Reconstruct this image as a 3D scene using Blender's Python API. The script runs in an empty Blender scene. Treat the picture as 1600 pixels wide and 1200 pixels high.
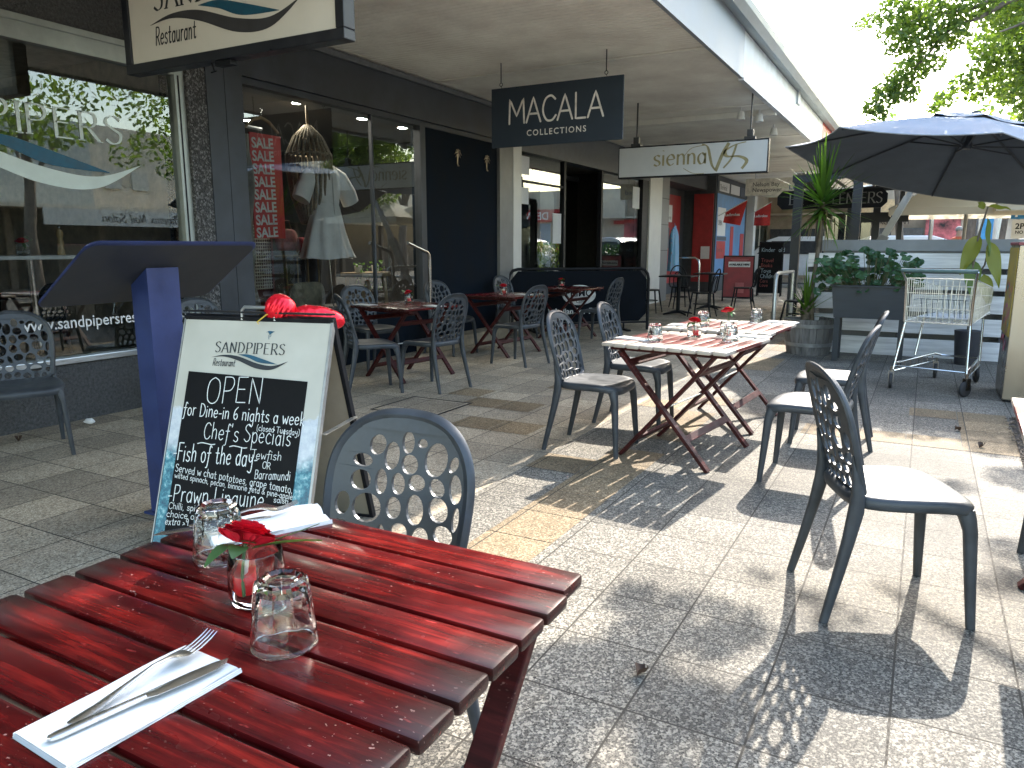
import bpy, bmesh, math, random
from mathutils import Vector, Matrix, noise
random.seed(7)
PI=math.pi; R=math.radians
S=bpy.context.scene; COL=S.collection
# ---------------- camera
H=1.30
cd=bpy.data.cameras.new("camera"); cam=bpy.data.objects.new("camera",cd); COL.objects.link(cam)
cd.sensor_width=36; cd.sensor_fit='HORIZONTAL'; cd.lens=36*1170/1600; cd.clip_start=.05; cd.clip_end=2000
cam.location=(0,0,H); cam.rotation_euler=(R(90)-.18173,0,.50008)
S.camera=cam
# ---------------- light
SUN=Vector((.03,.799,.602)).normalized(); EL=math.asin(SUN.z)
w=bpy.data.worlds.new("World"); S.world=w; w.use_nodes=True
nt=w.node_tree; bg=nt.nodes['Background']; sk=nt.nodes.new('ShaderNodeTexSky')
sk.sky_type='NISHITA'; sk.sun_disc=False; sk.sun_elevation=EL; sk.sun_rotation=math.atan2(SUN.x,SUN.y)
sk.air_density=1.35; sk.dust_density=1.7; sk.ozone_density=.1
nt.links.new(sk.outputs[0],bg.inputs[0]); bg.inputs[1].default_value=.15
ld=bpy.data.lights.new("sun",'SUN'); ld.energy=2.35; ld.angle=R(.53); ld.color=(1,.93,.83)
lo=bpy.data.objects.new("sun",ld); COL.objects.link(lo); lo.rotation_euler=(-SUN).to_track_quat('-Z','Y').to_euler(); lo.location=(0,20,30)
S.view_settings.view_transform='Standard'; S.view_settings.look='None'; S.view_settings.gamma=1; S.view_settings.exposure=2.6
S.render.engine='CYCLES'
try:
    c=S.cycles; c.max_bounces=10; c.transparent_max_bounces=24; c.transmission_bounces=10; c.glossy_bounces=5; c.diffuse_bounces=5; c.sample_clamp_indirect=6; c.caustics_reflective=False
except Exception: pass

# ---------------- materials
MATS={}
def nodes(name):
    m=bpy.data.materials.new(name); m.use_nodes=True
    t=m.node_tree; return m,t,t.nodes['Principled BSDF']
def ramp(t,fac,stops):
    r=t.nodes.new('ShaderNodeValToRGB'); e=r.color_ramp.elements
    while len(e)<len(stops): e.new(.5)
    for k,(p,c) in enumerate(stops):
        e[k].position=p; e[k].color=(c if isinstance(c,tuple) else (c,c,c))+(1,)
    t.links.new(fac,r.inputs[0]); return r.outputs[0]
def mix(t,fac,a,b,mode='MIX'):
    n=t.nodes.new('ShaderNodeMix'); n.data_type='RGBA'; n.blend_type=mode
    for k,v in ((0,fac),(6,a),(7,b)):
        if isinstance(v,(int,float)): n.inputs[k].default_value=v
        elif isinstance(v,tuple): n.inputs[k].default_value=v+(1,)
        else: t.links.new(v,n.inputs[k])
    return n.outputs[2]
def tex(t,kind,scale,vec=None,**kw):
    n=t.nodes.new('ShaderNodeTex'+kind)
    if scale is not None: n.inputs['Scale'].default_value=scale
    for k,v in kw.items():
        if k in n.inputs.keys(): n.inputs[k].default_value=v
        else: setattr(n,k,v)
    if vec is not None: t.links.new(vec,n.inputs['Vector'])
    return n
def coord(t,scale=(1,1,1),world=False,loc=(0,0,0)):
    if world:
        g=t.nodes.new('ShaderNodeNewGeometry'); o=g.outputs['Position']
    else:
        g=t.nodes.new('ShaderNodeTexCoord'); o=g.outputs['Object']
    m=t.nodes.new('ShaderNodeMapping'); m.inputs['Scale'].default_value=scale; m.inputs['Location'].default_value=loc
    t.links.new(o,m.inputs[0]); return m.outputs[0]
def bump(t,p,h,strength=.3,dist=.01):
    b=t.nodes.new('ShaderNodeBump'); b.inputs['Strength'].default_value=strength; b.inputs['Distance'].default_value=dist
    t.links.new(h,b.inputs['Height']); t.links.new(b.outputs[0],p.inputs['Normal'])
def mat(name,col,rough=.5,metal=0,nz=(12,.15),bp=None,spec=.5,coat=0,stretch=(1,1,1),trans=0,emit=0,world=False):
    if name in MATS: return MATS[name]
    m,t,p=nodes(name)
    v=coord(t,stretch,world)
    n=tex(t,'Noise',nz[0],v,Detail=5.0,Roughness=.6)
    lo_=tuple(max(0,c*(1-nz[1]*1.6)) for c in col); hi=tuple(min(1,c*(1+nz[1]*1.6)) for c in col)
    c=ramp(t,n.outputs[0],[(.3,lo_),(.7,hi)])
    t.links.new(c,p.inputs['Base Color'])
    r=ramp(t,n.outputs[0],[(.3,max(0,rough-.08)),(.7,min(1,rough+.08))]); t.links.new(r,p.inputs['Roughness'])
    p.inputs['Metallic'].default_value=metal; p.inputs['Specular IOR Level'].default_value=spec
    p.inputs['Coat Weight'].default_value=coat; p.inputs['Transmission Weight'].default_value=trans
    if emit: t.links.new(c,p.inputs['Emission Color']); p.inputs['Emission Strength'].default_value=emit
    if bp:
        b=tex(t,'Noise',bp[0],v,Detail=4.0); bump(t,p,b.outputs[0],bp[1],bp[2] if len(bp)>2 else .005)
    MATS[name]=m; return m
# paving: exposed aggregate slabs on a .333 m grid
def paving(name,base,chip,base2=None,chip2=None):
    m,t,p=nodes(name); s=.3325
    v=coord(t,(1,1,1),True)
    vb=coord(t,(1/s,1/s,1/s),True,(.0+ -.02/s,.145/s,0))
    br=tex(t,'Brick',1.0,vb,offset=0.0,squash=1.0,**{'Mortar Size':.011,'Mortar Smooth':.25,'Brick Width':1.0,'Row Height':1.0,'Bias':0.0})
    br.inputs['Color1'].default_value=(.62,.62,.62,1); br.inputs['Color2'].default_value=(1.12,1.1,1.06,1); br.inputs['Mortar'].default_value=(.5,.5,.5,1)
    vo=tex(t,'Voronoi',140.0,v); vo2=tex(t,'Voronoi',300.0,v)
    bw=t.nodes.new('ShaderNodeRGBToBW'); t.links.new(vo.outputs['Color'],bw.inputs[0])
    bw2=t.nodes.new('ShaderNodeRGBToBW'); t.links.new(vo2.outputs['Color'],bw2.inputs[0])
    def agg(base,chip,kd):
        dk=tuple(x*kd for x in base)
        c=ramp(t,bw.outputs[0],[(.22,dk),(.34,base),(.58,base),(.66,chip),(.9,tuple(min(1,x*1.25) for x in chip))])
        return mix(t,.4,c,ramp(t,bw2.outputs[0],[(.25,dk),(.45,base),(.75,chip)]))
    c=agg(base,chip,.3)
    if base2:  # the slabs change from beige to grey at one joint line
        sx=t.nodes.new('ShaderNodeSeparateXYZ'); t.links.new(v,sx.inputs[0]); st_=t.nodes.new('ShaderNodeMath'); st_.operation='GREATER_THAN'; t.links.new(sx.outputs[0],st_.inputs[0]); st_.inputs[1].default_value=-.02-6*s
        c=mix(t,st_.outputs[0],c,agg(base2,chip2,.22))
    c=mix(t,.8,c,br.outputs['Color'],'MULTIPLY')
    st=tex(t,'Noise',1.1,v,Detail=6.0,Roughness=.65); sc=ramp(t,st.outputs[0],[(.33,.62),(.55,1.0),(.75,1.1)])
    c=mix(t,.8,c,sc,'MULTIPLY')
    sp=tex(t,'Voronoi',2.3,v); ss=ramp(t,sp.outputs['Distance'],[(.0,.35),(.022,.5),(.03,1.0)]); c=mix(t,.5,c,ss,'MULTIPLY')
    c=mix(t,br.outputs['Fac'],c,(.045,.04,.033))
    t.links.new(c,p.inputs['Base Color'])
    rr=ramp(t,bw.outputs[0],[(.2,.62),(.8,.85)]); t.links.new(rr,p.inputs['Roughness']); p.inputs['Specular IOR Level'].default_value=.16
    hm=mix(t,br.outputs['Fac'],bw.outputs[0],(0,0,0)); bump(t,p,hm,.45,.003)
    MATS[name]=m; return m
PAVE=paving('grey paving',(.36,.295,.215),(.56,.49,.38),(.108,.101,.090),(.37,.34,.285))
PTAN=paving('tan paving',(.20,.145,.085),(.38,.30,.20))
def wood(name,dark,mid,hi,wear_glare,rough=.38,coat=.25,endw=.40):
    m,t,p=nodes(name); v=coord(t,(2.2,34,34)); v2=coord(t)
    oi=t.nodes.new('ShaderNodeObjectInfo')
    n=tex(t,'Noise',1.6,v,Detail=7.0,Roughness=.65,Distortion=.35); n2=tex(t,'Noise',7.0,v2,Detail=4.0)
    c=ramp(t,n.outputs[0],[(.28,dark),(.5,mid),(.72,hi)])
    c=mix(t,.55,c,ramp(t,n2.outputs[0],[(.3,.35),(.65,1.15)]),'MULTIPLY')
    # slat ends blackened by handling; on WPALE painted pale for sun glare
    sx=t.nodes.new('ShaderNodeSeparateXYZ'); t.links.new(v2,sx.inputs[0])
    ab=t.nodes.new('ShaderNodeMath'); ab.operation='ABSOLUTE'; t.links.new(sx.outputs[0],ab.inputs[0])
    ad=t.nodes.new('ShaderNodeMath'); ad.operation='MULTIPLY_ADD'; t.links.new(n2.outputs[0],ad.inputs[0]); ad.inputs[1].default_value=.12; t.links.new(ab.outputs[0],ad.inputs[2])
    f=ramp(t,ad.outputs[0],[(endw-.02,0.0),(endw+.075,.85)])
    c=mix(t,f,c,wear_glare)
    fl=tex(t,'Noise',46.0,coord(t,(.35,1.4,1)),Detail=4.0); c=mix(t,ramp(t,fl.outputs[0],[(.69,0.0),(.75,.3)]),c,tuple(min(1,x*2.5+.05) for x in hi))
    nk=tex(t,'Noise',150.0,coord(t,(.6,1.0,1)),Detail=3.0); nk2=tex(t,'Noise',6.0,v2,Detail=2.0); nf=mix(t,1.0,ramp(t,nk.outputs[0],[(.66,0.0),(.70,.8)]),ramp(t,nk2.outputs[0],[(.48,0.0),(.62,1.0)]),'MULTIPLY'); c=mix(t,nf,c,(.34,.19,.16))
    t.links.new(c,p.inputs['Base Color'])
    t.links.new(ramp(t,n2.outputs[0],[(.3,max(.1,rough-.08)),(.7,rough+.10)]),p.inputs['Roughness']); p.inputs['Coat Weight'].default_value=coat; p.inputs['Coat Roughness'].default_value=.12
    bump(t,p,n.outputs[0],.07,.0012); p.inputs['Specular IOR Level'].default_value=.22; MATS[name]=m; return m
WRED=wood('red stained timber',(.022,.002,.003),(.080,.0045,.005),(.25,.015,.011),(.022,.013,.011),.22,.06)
WPALE=wood('red timber with painted glare',(.05,.008,.008),(.17,.022,.018),(.33,.06,.045),(.50,.45,.38),.34,.3,.27)  # sun glare painted into the colour: paler boards, whitish slat ends
WLEG=wood('dark red timber',(.02,.004,.004),(.05,.008,.008),(.10,.015,.013),(.03,.014,.013),.5,.05,3)
def glass_pane(name,tint=(.88,.91,.89),ior=2.0):
    m,t,p=nodes(name); t.nodes.remove(p); o=t.nodes['Material Output']
    tr=t.nodes.new('ShaderNodeBsdfTransparent'); tr.inputs[0].default_value=tint+(1,)
    gl=t.nodes.new('ShaderNodeBsdfGlossy'); gl.inputs['Roughness'].default_value=.004; gl.inputs[0].default_value=(.9,.96,.95,1)
    fr=t.nodes.new('ShaderNodeFresnel'); fr.inputs[0].default_value=ior
    ms=t.nodes.new('ShaderNodeMixShader'); t.links.new(fr.outputs[0],ms.inputs[0]); t.links.new(tr.outputs[0],ms.inputs[1]); t.links.new(gl.outputs[0],ms.inputs[2]); t.links.new(ms.outputs[0],o.inputs[0])
    MATS[name]=m; return m
PANE=glass_pane('window glass')
PANE_D=glass_pane('tinted window glass',(.42,.46,.46),1.8)
def tumbler_glass():
    m,t,p=nodes('clear glass'); p.inputs['Base Color'].default_value=(.97,.99,.98,1); p.inputs['Transmission Weight'].default_value=1; p.inputs['Roughness'].default_value=0; p.inputs['IOR'].default_value=1.46
    return m
GLASS=tumbler_glass()
def leafmat(name,a,b,tr=.45,rough=.45,tm=(1.5,1.75,.7)):
    m,t,p=nodes(name); o=t.nodes['Material Output']
    g=t.nodes.new('ShaderNodeNewGeometry'); c=ramp(t,g.outputs['Random Per Island'],[(0,a),(1,b)])
    t.links.new(c,p.inputs['Base Color']); p.inputs['Roughness'].default_value=rough
    tl=t.nodes.new('ShaderNodeBsdfTranslucent'); bc=mix(t,1.0,c,tm,'MULTIPLY'); t.links.new(bc,tl.inputs[0])
    ms=t.nodes.new('ShaderNodeMixShader'); ms.inputs[0].default_value=tr
    t.links.new(p.outputs[0],ms.inputs[1]); t.links.new(tl.outputs[0],ms.inputs[2]); t.links.new(ms.outputs[0],o.inputs[0]); MATS[name]=m; return m
CANV=leafmat('cream canvas',(.62,.58,.48),(.66,.62,.52),.35,.8,(1,.97,.9))
LEAF=leafmat('tree leaves',(.06,.10,.028),(.20,.25,.045),.52)
LEAFD=leafmat('planter leaves',(.02,.06,.022),(.05,.12,.04),.25)
LEAFY=leafmat('strap leaves',(.035,.09,.02),(.12,.22,.03),.45)
LEAFB=leafmat('blotched big leaves',(.10,.16,.02),(.30,.26,.03),.35)
PLAS=mat('charcoal moulded plastic',(.040,.046,.053),.42,0,(11,.2),(260,.06,.001),.4)
BLK=mat('black powder coat',(.010,.011,.014),.5,0,(20,.2),spec=.2)
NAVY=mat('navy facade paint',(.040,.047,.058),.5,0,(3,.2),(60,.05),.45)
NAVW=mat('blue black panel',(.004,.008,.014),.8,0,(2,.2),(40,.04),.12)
ALU=mat('brushed aluminium',(.52,.55,.57),.35,.9,(8,.08),stretch=(1,1,20))
CHR=mat('chrome',(.72,.72,.70),.16,1,(6,.05))
ZINC=mat('zinc wire',(.62,.62,.58),.38,.9,(20,.15))
WHT=mat('white paint',(.72,.72,.69),.5,0,(4,.06))
CRM=mat('cream paint',(.62,.57,.47),.55,0,(2,.08))
DKIN=mat('dark interior',(.035,.034,.033),.7,0,(2,.25))
GRIN=mat('grey interior',(.16,.155,.145),.7,0,(2,.15))
RED=mat('red print',(.42,.022,.02),.5,0,(5,.15))
PETAL=mat('red petals',(.55,.008,.025),.5,0,(40,.2))
STEEL=mat('stainless steel',(.33,.305,.27),.30,1,(3,.05),stretch=(1,1,.4))
PAPER=mat('white paper napkin',(.70,.70,.69),.75,0,(30,.03),(120,.08,.002))
CHALK=mat('white chalk ink',(.74,.76,.74),.8,0,(160,.18))
INKN=mat('dark navy ink',(.012,.016,.022),.5)
TEAL=mat('teal ink',(.006,.075,.13),.5)
# ---------------- mesh builder
class MB:
    def __init__(s,M=None): s.v=[]; s.f=[]; s.M=M or Matrix()
    def add(s,vs,fs,M=None):
        o=len(s.v); T=s.M@M if M is not None else s.M
        s.v+=[T@Vector(p) for p in vs]; s.f+=[tuple(i+o for i in f) for f in fs]; return s
    def box(s,c,d,M=None,bev=0,rot=None):
        hx,hy,hz=d[0]/2,d[1]/2,d[2]/2; T=Matrix.Translation(c)
        if rot: T=T@rot
        if M is not None: T=M@T
        if bev:
            b=bmesh.new(); bmesh.ops.create_cube(b,size=1); bmesh.ops.scale(b,vec=d,verts=b.verts)
            bmesh.ops.bevel(b,geom=b.edges[:]+b.verts[:],offset=min(bev,min(d)*.45),segments=2,affect='EDGES',profile=.6)
            b.verts.index_update(); s.add([v.co[:] for v in b.verts],[[v.index for v in f.verts] for f in b.faces],T); b.free(); return s
        vs=[(x,y,z) for x in(-hx,hx) for y in(-hy,hy) for z in(-hz,hz)]
        return s.add(vs,[(0,1,3,2),(4,6,7,5),(0,4,5,1),(2,3,7,6),(0,2,6,4),(1,5,7,3)],T)
    def b2(s,x0,y0,z0,x1,y1,z1,bev=0): return s.box(((x0+x1)/2,(y0+y1)/2,(z0+z1)/2),(abs(x1-x0),abs(y1-y0),abs(z1-z0)),None,bev)
    def tube(s,path,r,n=8,cap=True,flat=None,closed=False):
        P=[Vector(p) for p in path]; N=len(P); up=None; rings=[]
        rr=r if isinstance(r,(list,tuple)) else [r]*N
        for i in range(N):
            if closed: d=P[(i+1)%N]-P[i-1]
            else: d=P[min(i+1,N-1)]-P[max(i-1,0)]
            if d.length<1e-9: d=Vector((0,0,1))
            d.normalize()
            if up is None:
                up=Vector((0,0,1)) if abs(d.z)<.9 else Vector((1,0,0))
                if flat is not None: up=Vector(flat[2]) if len(flat)>2 else up
            a=d.cross(up)
            if a.length<1e-6: a=d.orthogonal()
            a.normalize(); b=a.cross(d).normalized(); up=b
            fx,fy=(flat[0],flat[1]) if flat else (1,1)
            rings.append([P[i]+a*math.cos(2*PI*k/n)*rr[i]*fx+b*math.sin(2*PI*k/n)*rr[i]*fy for k in range(n)])
        vs=[p for q in rings for p in q]; fs=[]
        M_=N if closed else N-1
        for i in range(M_):
            j=(i+1)%N
            for k in range(n): fs.append((i*n+k,i*n+(k+1)%n,j*n+(k+1)%n,j*n+k))
        if cap and not closed: fs+= [tuple(range(n-1,-1,-1)),tuple((N-1)*n+k for k in range(n))]
        return s.add(vs,fs)
    def bar(s,a,b,w,h,up=(0,0,1),bev=0):
        a,b=Vector(a),Vector(b); d=b-a; L=d.length; d.normalize(); u=Vector(up); y=u.cross(d)
        if y.length<1e-5: y=d.orthogonal()
        y.normalize(); z=d.cross(y); M=Matrix((d,y,z)).transposed().to_4x4(); M.translation=(a+b)/2
        return s.box((0,0,0),(L,w,h),M,bev)
    def lathe(s,prof,n=24,c=(0,0,0),fn=None,cap=False):
        vs=[];fs=[]
        for (r,z) in prof:
            for k in range(n):
                a=2*PI*k/n; q=r*(fn(a,z) if fn else 1); vs.append((c[0]+q*math.cos(a),c[1]+q*math.sin(a),c[2]+z))
        m=len(prof)
        for i in range(m-1):
            for k in range(n): fs.append((i*n+k,i*n+(k+1)%n,(i+1)*n+(k+1)%n,(i+1)*n+k))
        if cap: fs+=[tuple(range(n-1,-1,-1)),tuple((m-1)*n+k for k in range(n))]
        return s.add(vs,fs)
    def prism(s,poly,z0,z1,M=None):
        n=len(poly); vs=[(x,y,z0) for x,y in poly]+[(x,y,z1) for x,y in poly]
        fs=[tuple(range(n-1,-1,-1)),tuple(range(n,2*n))]+[(i,(i+1)%n,n+(i+1)%n,n+i) for i in range(n)]
        return s.add(vs,fs,M)
    def quad(s,*p): return s.add(p,[tuple(range(len(p)))])
    def grid(s,fn,nu,nv):
        vs=[fn(i/nu,j/nv) for i in range(nu+1) for j in range(nv+1)]
        return s.add(vs,[(i*(nv+1)+j,(i+1)*(nv+1)+j,(i+1)*(nv+1)+j+1,i*(nv+1)+j+1) for i in range(nu) for j in range(nv)])
    def sphere(s,c,r,nu=16,nv=10,sq=(1,1,1)):
        return s.lathe([(max(1e-4,r*math.sin(PI*i/nv)),-r*math.cos(PI*i/nv)) for i in range(nv+1)],nu) if False else s.grid(lambda u,v:(c[0]+r*sq[0]*math.sin(PI*v)*math.cos(2*PI*u),c[1]+r*sq[1]*math.sin(PI*v)*math.sin(2*PI*u),c[2]-r*sq[2]*math.cos(PI*v)),nu,nv)
    def build(s,name,m,parent=None,smooth=0,kind=None):
        me=bpy.data.meshes.new(name); me.from_pydata([tuple(p) for p in s.v],[],s.f); me.validate(); me.update()
        me.materials.append(m)
        if smooth:
            me.polygons.foreach_set('use_smooth',[True]*len(me.polygons))
            me.set_sharp_from_angle(angle=R(smooth))
        o=bpy.data.objects.new(name,me); COL.objects.link(o)
        if parent is not None: o.parent=parent
        if kind: o['kind']=kind
        return o
def weld(o,d=1e-4):
    b=bmesh.new(); b.from_mesh(o.data); bmesh.ops.remove_doubles(b,verts=b.verts,dist=d); bmesh.ops.recalc_face_normals(b,faces=b.faces); b.to_mesh(o.data); b.free(); return o
def tag(o,label,cat,group=None,kind=None):
    o['label']=label; o['category']=cat
    if group: o['group']=group
    if kind: o['kind']=kind
    return o
def thing(name,label,cat,loc=(0,0,0),rz=0,group=None):
    o=bpy.data.objects.new(name,None); COL.objects.link(o); o.location=loc; o.rotation_euler=(0,0,rz); o.empty_display_size=.1
    return tag(o,label,cat,group)
KIDS={}
def kids(o): return [c for c in COL.objects if c.parent==o]
def dup(root,loc,rz,label,tree=None):
    def cp(o,par):
        c=o.copy(); COL.objects.link(c)
        if par is not None: c.parent=par
        if o not in KIDS: KIDS[o]=kids(o)
        for k in KIDS[o]: cp(k,c)
        return c
    r=cp(root,None); r.location=loc; r.rotation_euler=(0,0,rz); r['label']=label; return r
def frame(o,ux,uy):
    ux=Vector(ux).normalized(); uy=Vector(uy); n=ux.cross(uy).normalized(); uy=n.cross(ux)
    M=Matrix((ux,uy,n)).transposed().to_4x4(); M.translation=Vector(o); return M
# ---------------- lettering
def text(mb,s,size,M,align='LEFT',bold=0,sx=1,sp=1):
    cu=bpy.data.curves.new('t','FONT'); cu.body=s; cu.size=size; cu.align_x=align; cu.offset=bold; cu.space_character=sp; cu.resolution_u=3
    ob=bpy.data.objects.new('t',cu); me=bpy.data.meshes.new_from_object(ob)
    mb.add([(v.co.x*sx,v.co.y,0) for v in me.vertices],[tuple(p.vertices) for p in me.polygons],M)
    bpy.data.objects.remove(ob); bpy.data.curves.remove(cu); bpy.data.meshes.remove(me); return mb
G="""A7 0,0 3.5,10 3.5,10 7,0|1.2,3.4 5.8,3.4
B6.5 1,0 1,10|1,10 5,9.4 5.3,7 4,5.5 1,5.2|1,5.2 5,5 6,2.5 4.5,.3 1,0
C7 6.5,8.5 4.5,10 2,9 .7,6 .8,3 2.5,.3 5,.2 6.8,2
D7.5 1,0 1,10|1,10 4.5,9.3 6.8,5.5 5,1 1,0
E6.5 6,10 1,10 1,10 1,0 1,0 6,0|1,5.2 5,5.2
F6.2 6,10 1,10 1,10 1,0|1,5.2 5,5.2
H7 1,0 1,10|6,0 6,10|1,5 6,5
I2 1,0 1,10
J6 0,10 6,10|3.8,10 3.8,2.5 2.5,.2 .6,1.2
K6.5 1,0 1,10|6,10 1,4.5 1,4.5 6,0
L6 1,10 1,0 1,0 5.5,0
M8.5 .5,0 .8,10 .8,10 4.2,3 4.2,3 7.6,10 7.6,10 8,0
N7.5 1,0 1,10 1,10 6.5,0 6.5,0 6.5,10
O8 4,10 1.5,8.5 .7,5 1.5,1.3 4,0 6.5,1.3 7.3,5 6.5,8.5 4,10
P6.7 1,0 1,10|1,10 5,9.7 6,7.3 4.5,5 1,4.6
R6.9 1,0 1,10|1,10 5,9.7 6,7.3 4.5,5 1,4.6|3.2,4.7 6.8,0
S6.7 6,8.6 4,10 1.6,9 1.2,7 3.5,5.3 5.8,3.6 5.3,1 3,0 .8,1.3
T7 0,10 7,10|3.5,10 3.5,0
V7 0,10 3.5,0 3.5,0 7,10
W9 0,10 2,0 2,0 4.5,8 4.5,8 7,0 7,0 9,10
Y7 0,10 3.5,5|7,10 3.5,5 3.5,0
a6 5,6 5,0|5,4.5 3,6 1,4.5 .8,2 2.3,0 4.2,.8 5,2.5
b6 1,10 1,0|1,4 3,6 5,4.5 5,1.5 3,0 1,1.5
c5.6 5,5 3,6 1,4.2 1,1.5 3,0 5,.8
d6 5,10 5,0|5,4.5 3,6 1,4.5 .8,2 2.3,0 4.2,.8 5,2.5
e5.8 1,3.2 5,3.5 4.5,5.5 2.8,6 1,4.3 .9,1.7 2.8,0 5,1
f4.6 4.8,9 3.4,10 2.6,8.5 2.2,2 1.6,-2.5 .2,-3|.5,5.5 4.3,5.7
g6 5,5 3,6 1,4.5 .9,2 2.5,.2 4.5,1 5,3|5,6 5,-2 3.5,-4 1,-3
h6 1,10 1,0|1,4 3,6 4.8,4.8 5,0
i2.2 1,6 1,0|1,8.2 1.1,8.6
k5.6 1,10 1,0|4.5,6 1,2.8 1,2.8 5,0
l2.2 1,10 1,0
m8 1,6 1,0|1,4.3 2.6,6 3.8,4.8 3.8,0|3.8,4.3 5.4,6 6.8,4.8 6.8,0
n6 1,6 1,0|1,4.3 3,6 4.8,4.8 5,0
o6 3,6 1.2,5 .8,3 1.3,1 3,0 4.7,1 5.2,3 4.7,5 3,6
p6 1,6 1,-4|1,4.2 3,6 5,4.5 5,1.5 3,0 1,1.5
r4.4 1,6 1,0|1,4 2.4,5.8 4,5.8
s5.2 4.6,5.3 3,6 1.3,5.2 1.5,3.7 4,2.5 4.5,1 2.8,0 .8,.8
t4.8 2.3,9 2.3,1.5 3.3,0 4.5,.6|.5,6 4.2,6
u6 1,6 1,2 2.5,0 4.5,1.3 5,3|5,6 5,0
v6 .5,6 3,0 3,0 5.5,6
w7.5 .5,6 2,0 2,0 3.7,4.5 3.7,4.5 5.5,0 5.5,0 7,6
x6 1,6 5,0|5,6 1,0
y6 1,6 1.4,3 3,2 5,3.5|5,6 4.8,-2 3.3,-4 1,-3.2
z6 1,6 5,6 5,6 1,0 1,0 5,0
66 5,9.5 2,7 .8,3 2,.3 4.3,.4 5.3,2.3 4,4.4 1.2,3
36 1,9 3,10 5,8 3,5.5 5.2,3 3.5,0 .8,.8
46 4,0 4,10 4,10 .5,3 .5,3 5.5,3
96 5,7 3,10 1,8 1.5,5.5 4,5.5 5,8 4.5,0
,2.5 1.2,.6 .8,-1.2
.2.2 1,.1 1.2,.4
-4 .6,3.3 3.4,3.5
(3.6 3,10.5 1.3,8 1,4 1.6,0 3,-2
)3.6 .6,10.5 2.3,8 2.6,4 2,0 .6,-2
&7 6,0 2,7.5 2,9.3 3.5,10 4.5,8.5 3,6 1,3.5 1,1 3,0 6,3.5
'2 1,10 .8,8
>5 .5,.5 3.5,2.5 .8,4|3.5,2.5 4.6,1.2
~9 0,0 2,1.6 4.5,1 7,-.2 9,.6"""
GL={}
for l in G.split('\n'):
    h,*rest=l.split(' '); GL[h[0]]=(float(h[1:]),[[tuple(float(q) for q in p.split(',')) for p in st.split(' ')] for st in ' '.join(rest).split('|')])
def smooth_poly(P,k=5):
    if len(P)<3: return P
    out=[]
    for i in range(len(P)-1):
        p0,p1,p2,p3=P[max(i-1,0)],P[i],P[i+1],P[min(i+2,len(P)-1)]
        if p1==p2: continue
        if p0==P[i-1] if i>0 else False:
            pass
        for j in range(k):
            t=j/k; q=[]
            for a,b,c,d in zip(p0,p1,p2,p3):
                q.append(.5*(2*b+(c-a)*t+(2*a-5*b+4*c-d)*t*t+(3*b-a-3*c+d)*t**3))
            out.append(tuple(q))
    out.append(P[-1]); return out
def stroke(mb,P,w,M,nib=None,cap=True):
    P=[Vector((p[0],p[1],0)) for p in P]; Q=[P[0]]
    for p in P[1:]:
        if (p-Q[-1]).length>w*.12: Q.append(p)
    if len(Q)<2: Q=[P[0],P[0]+Vector((w*.3,0,0))]
    vs=[];n=len(Q)
    for i in range(n):
        d=(Q[min(i+1,n-1)]-Q[max(i-1,0)]); d=d.normalized() if d.length>1e-9 else Vector((1,0,0)); a=Vector((-d.y,d.x,0))
        ww=w
        if nib is not None: ww=w*(.22+.78*abs(math.sin(math.atan2(d.y,d.x)-nib)))
        vs+=[Q[i]+a*ww/2,Q[i]-a*ww/2]
    mb.add(vs,[(2*i,2*i+1,2*i+3,2*i+2) for i in range(n-1)],M)
    if cap and nib is None:
        for q in (Q[0],Q[-1]): mb.add([q+Vector((math.cos(k*PI/4),math.sin(k*PI/4),0))*w/2+Vector((0,0,.0002)) for k in range(8)],[tuple(range(8))],M)
def hand(mb,s,x,y,h,M,w=.12,slant=0,sp=1,nib=None,serif=False,sx=1,jit=0,tilt=0,rnd=random.Random(3)):
    """strokes of one line of lettering; h = cap height; returns the end x"""
    u=h/10
    for ch in s:
        if ch==' ': x+=4.2*u*sx; continue
        if ch not in GL: x+=4*u; continue
        gw,st=GL[ch]; jy=rnd.uniform(-jit,jit)*h; js=1+rnd.uniform(-jit,jit)
        for P in st:
            Q=smooth_poly(P)
            Q=[(x+(px*sx+py*slant)*u*js,y+py*u*js+jy+(x+px*u)*tilt) for px,py in Q]
            stroke(mb,Q,w*h,M,nib)
            if serif:
                for e,o_ in ((P[0],P[1]),(P[-1],P[-2])):
                    if (abs(e[1])<.01 or abs(e[1]-10)<.01) and abs(e[1]-o_[1])>3:
                        ex,ey=x+e[0]*sx*u,y+e[1]*u+jy; stroke(mb,[(ex-1.1*u,ey),(ex+1.1*u,ey)],.035*h,M)
        x+=gw*u*sx*sp+ (0.6*u if sp else 0)
    return x
def hwidth(s,h,sx=1,sp=1): return sum(4.2*h/10*sx if c==' ' else GL.get(c,(4,0))[0]*h/10*sx*sp+.06*h for c in s)
def wave(mb,pts_top,pts_bot,M):
    T=smooth_poly(pts_top,8); B=smooth_poly(pts_bot,8); n=min(len(T),len(B))
    mb.add([(p[0],p[1],0) for p in T[:n]]+[(p[0],p[1],0) for p in B[:n]],[(i,i+1,n+i+1,n+i) for i in range(n-1)],M)
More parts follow.
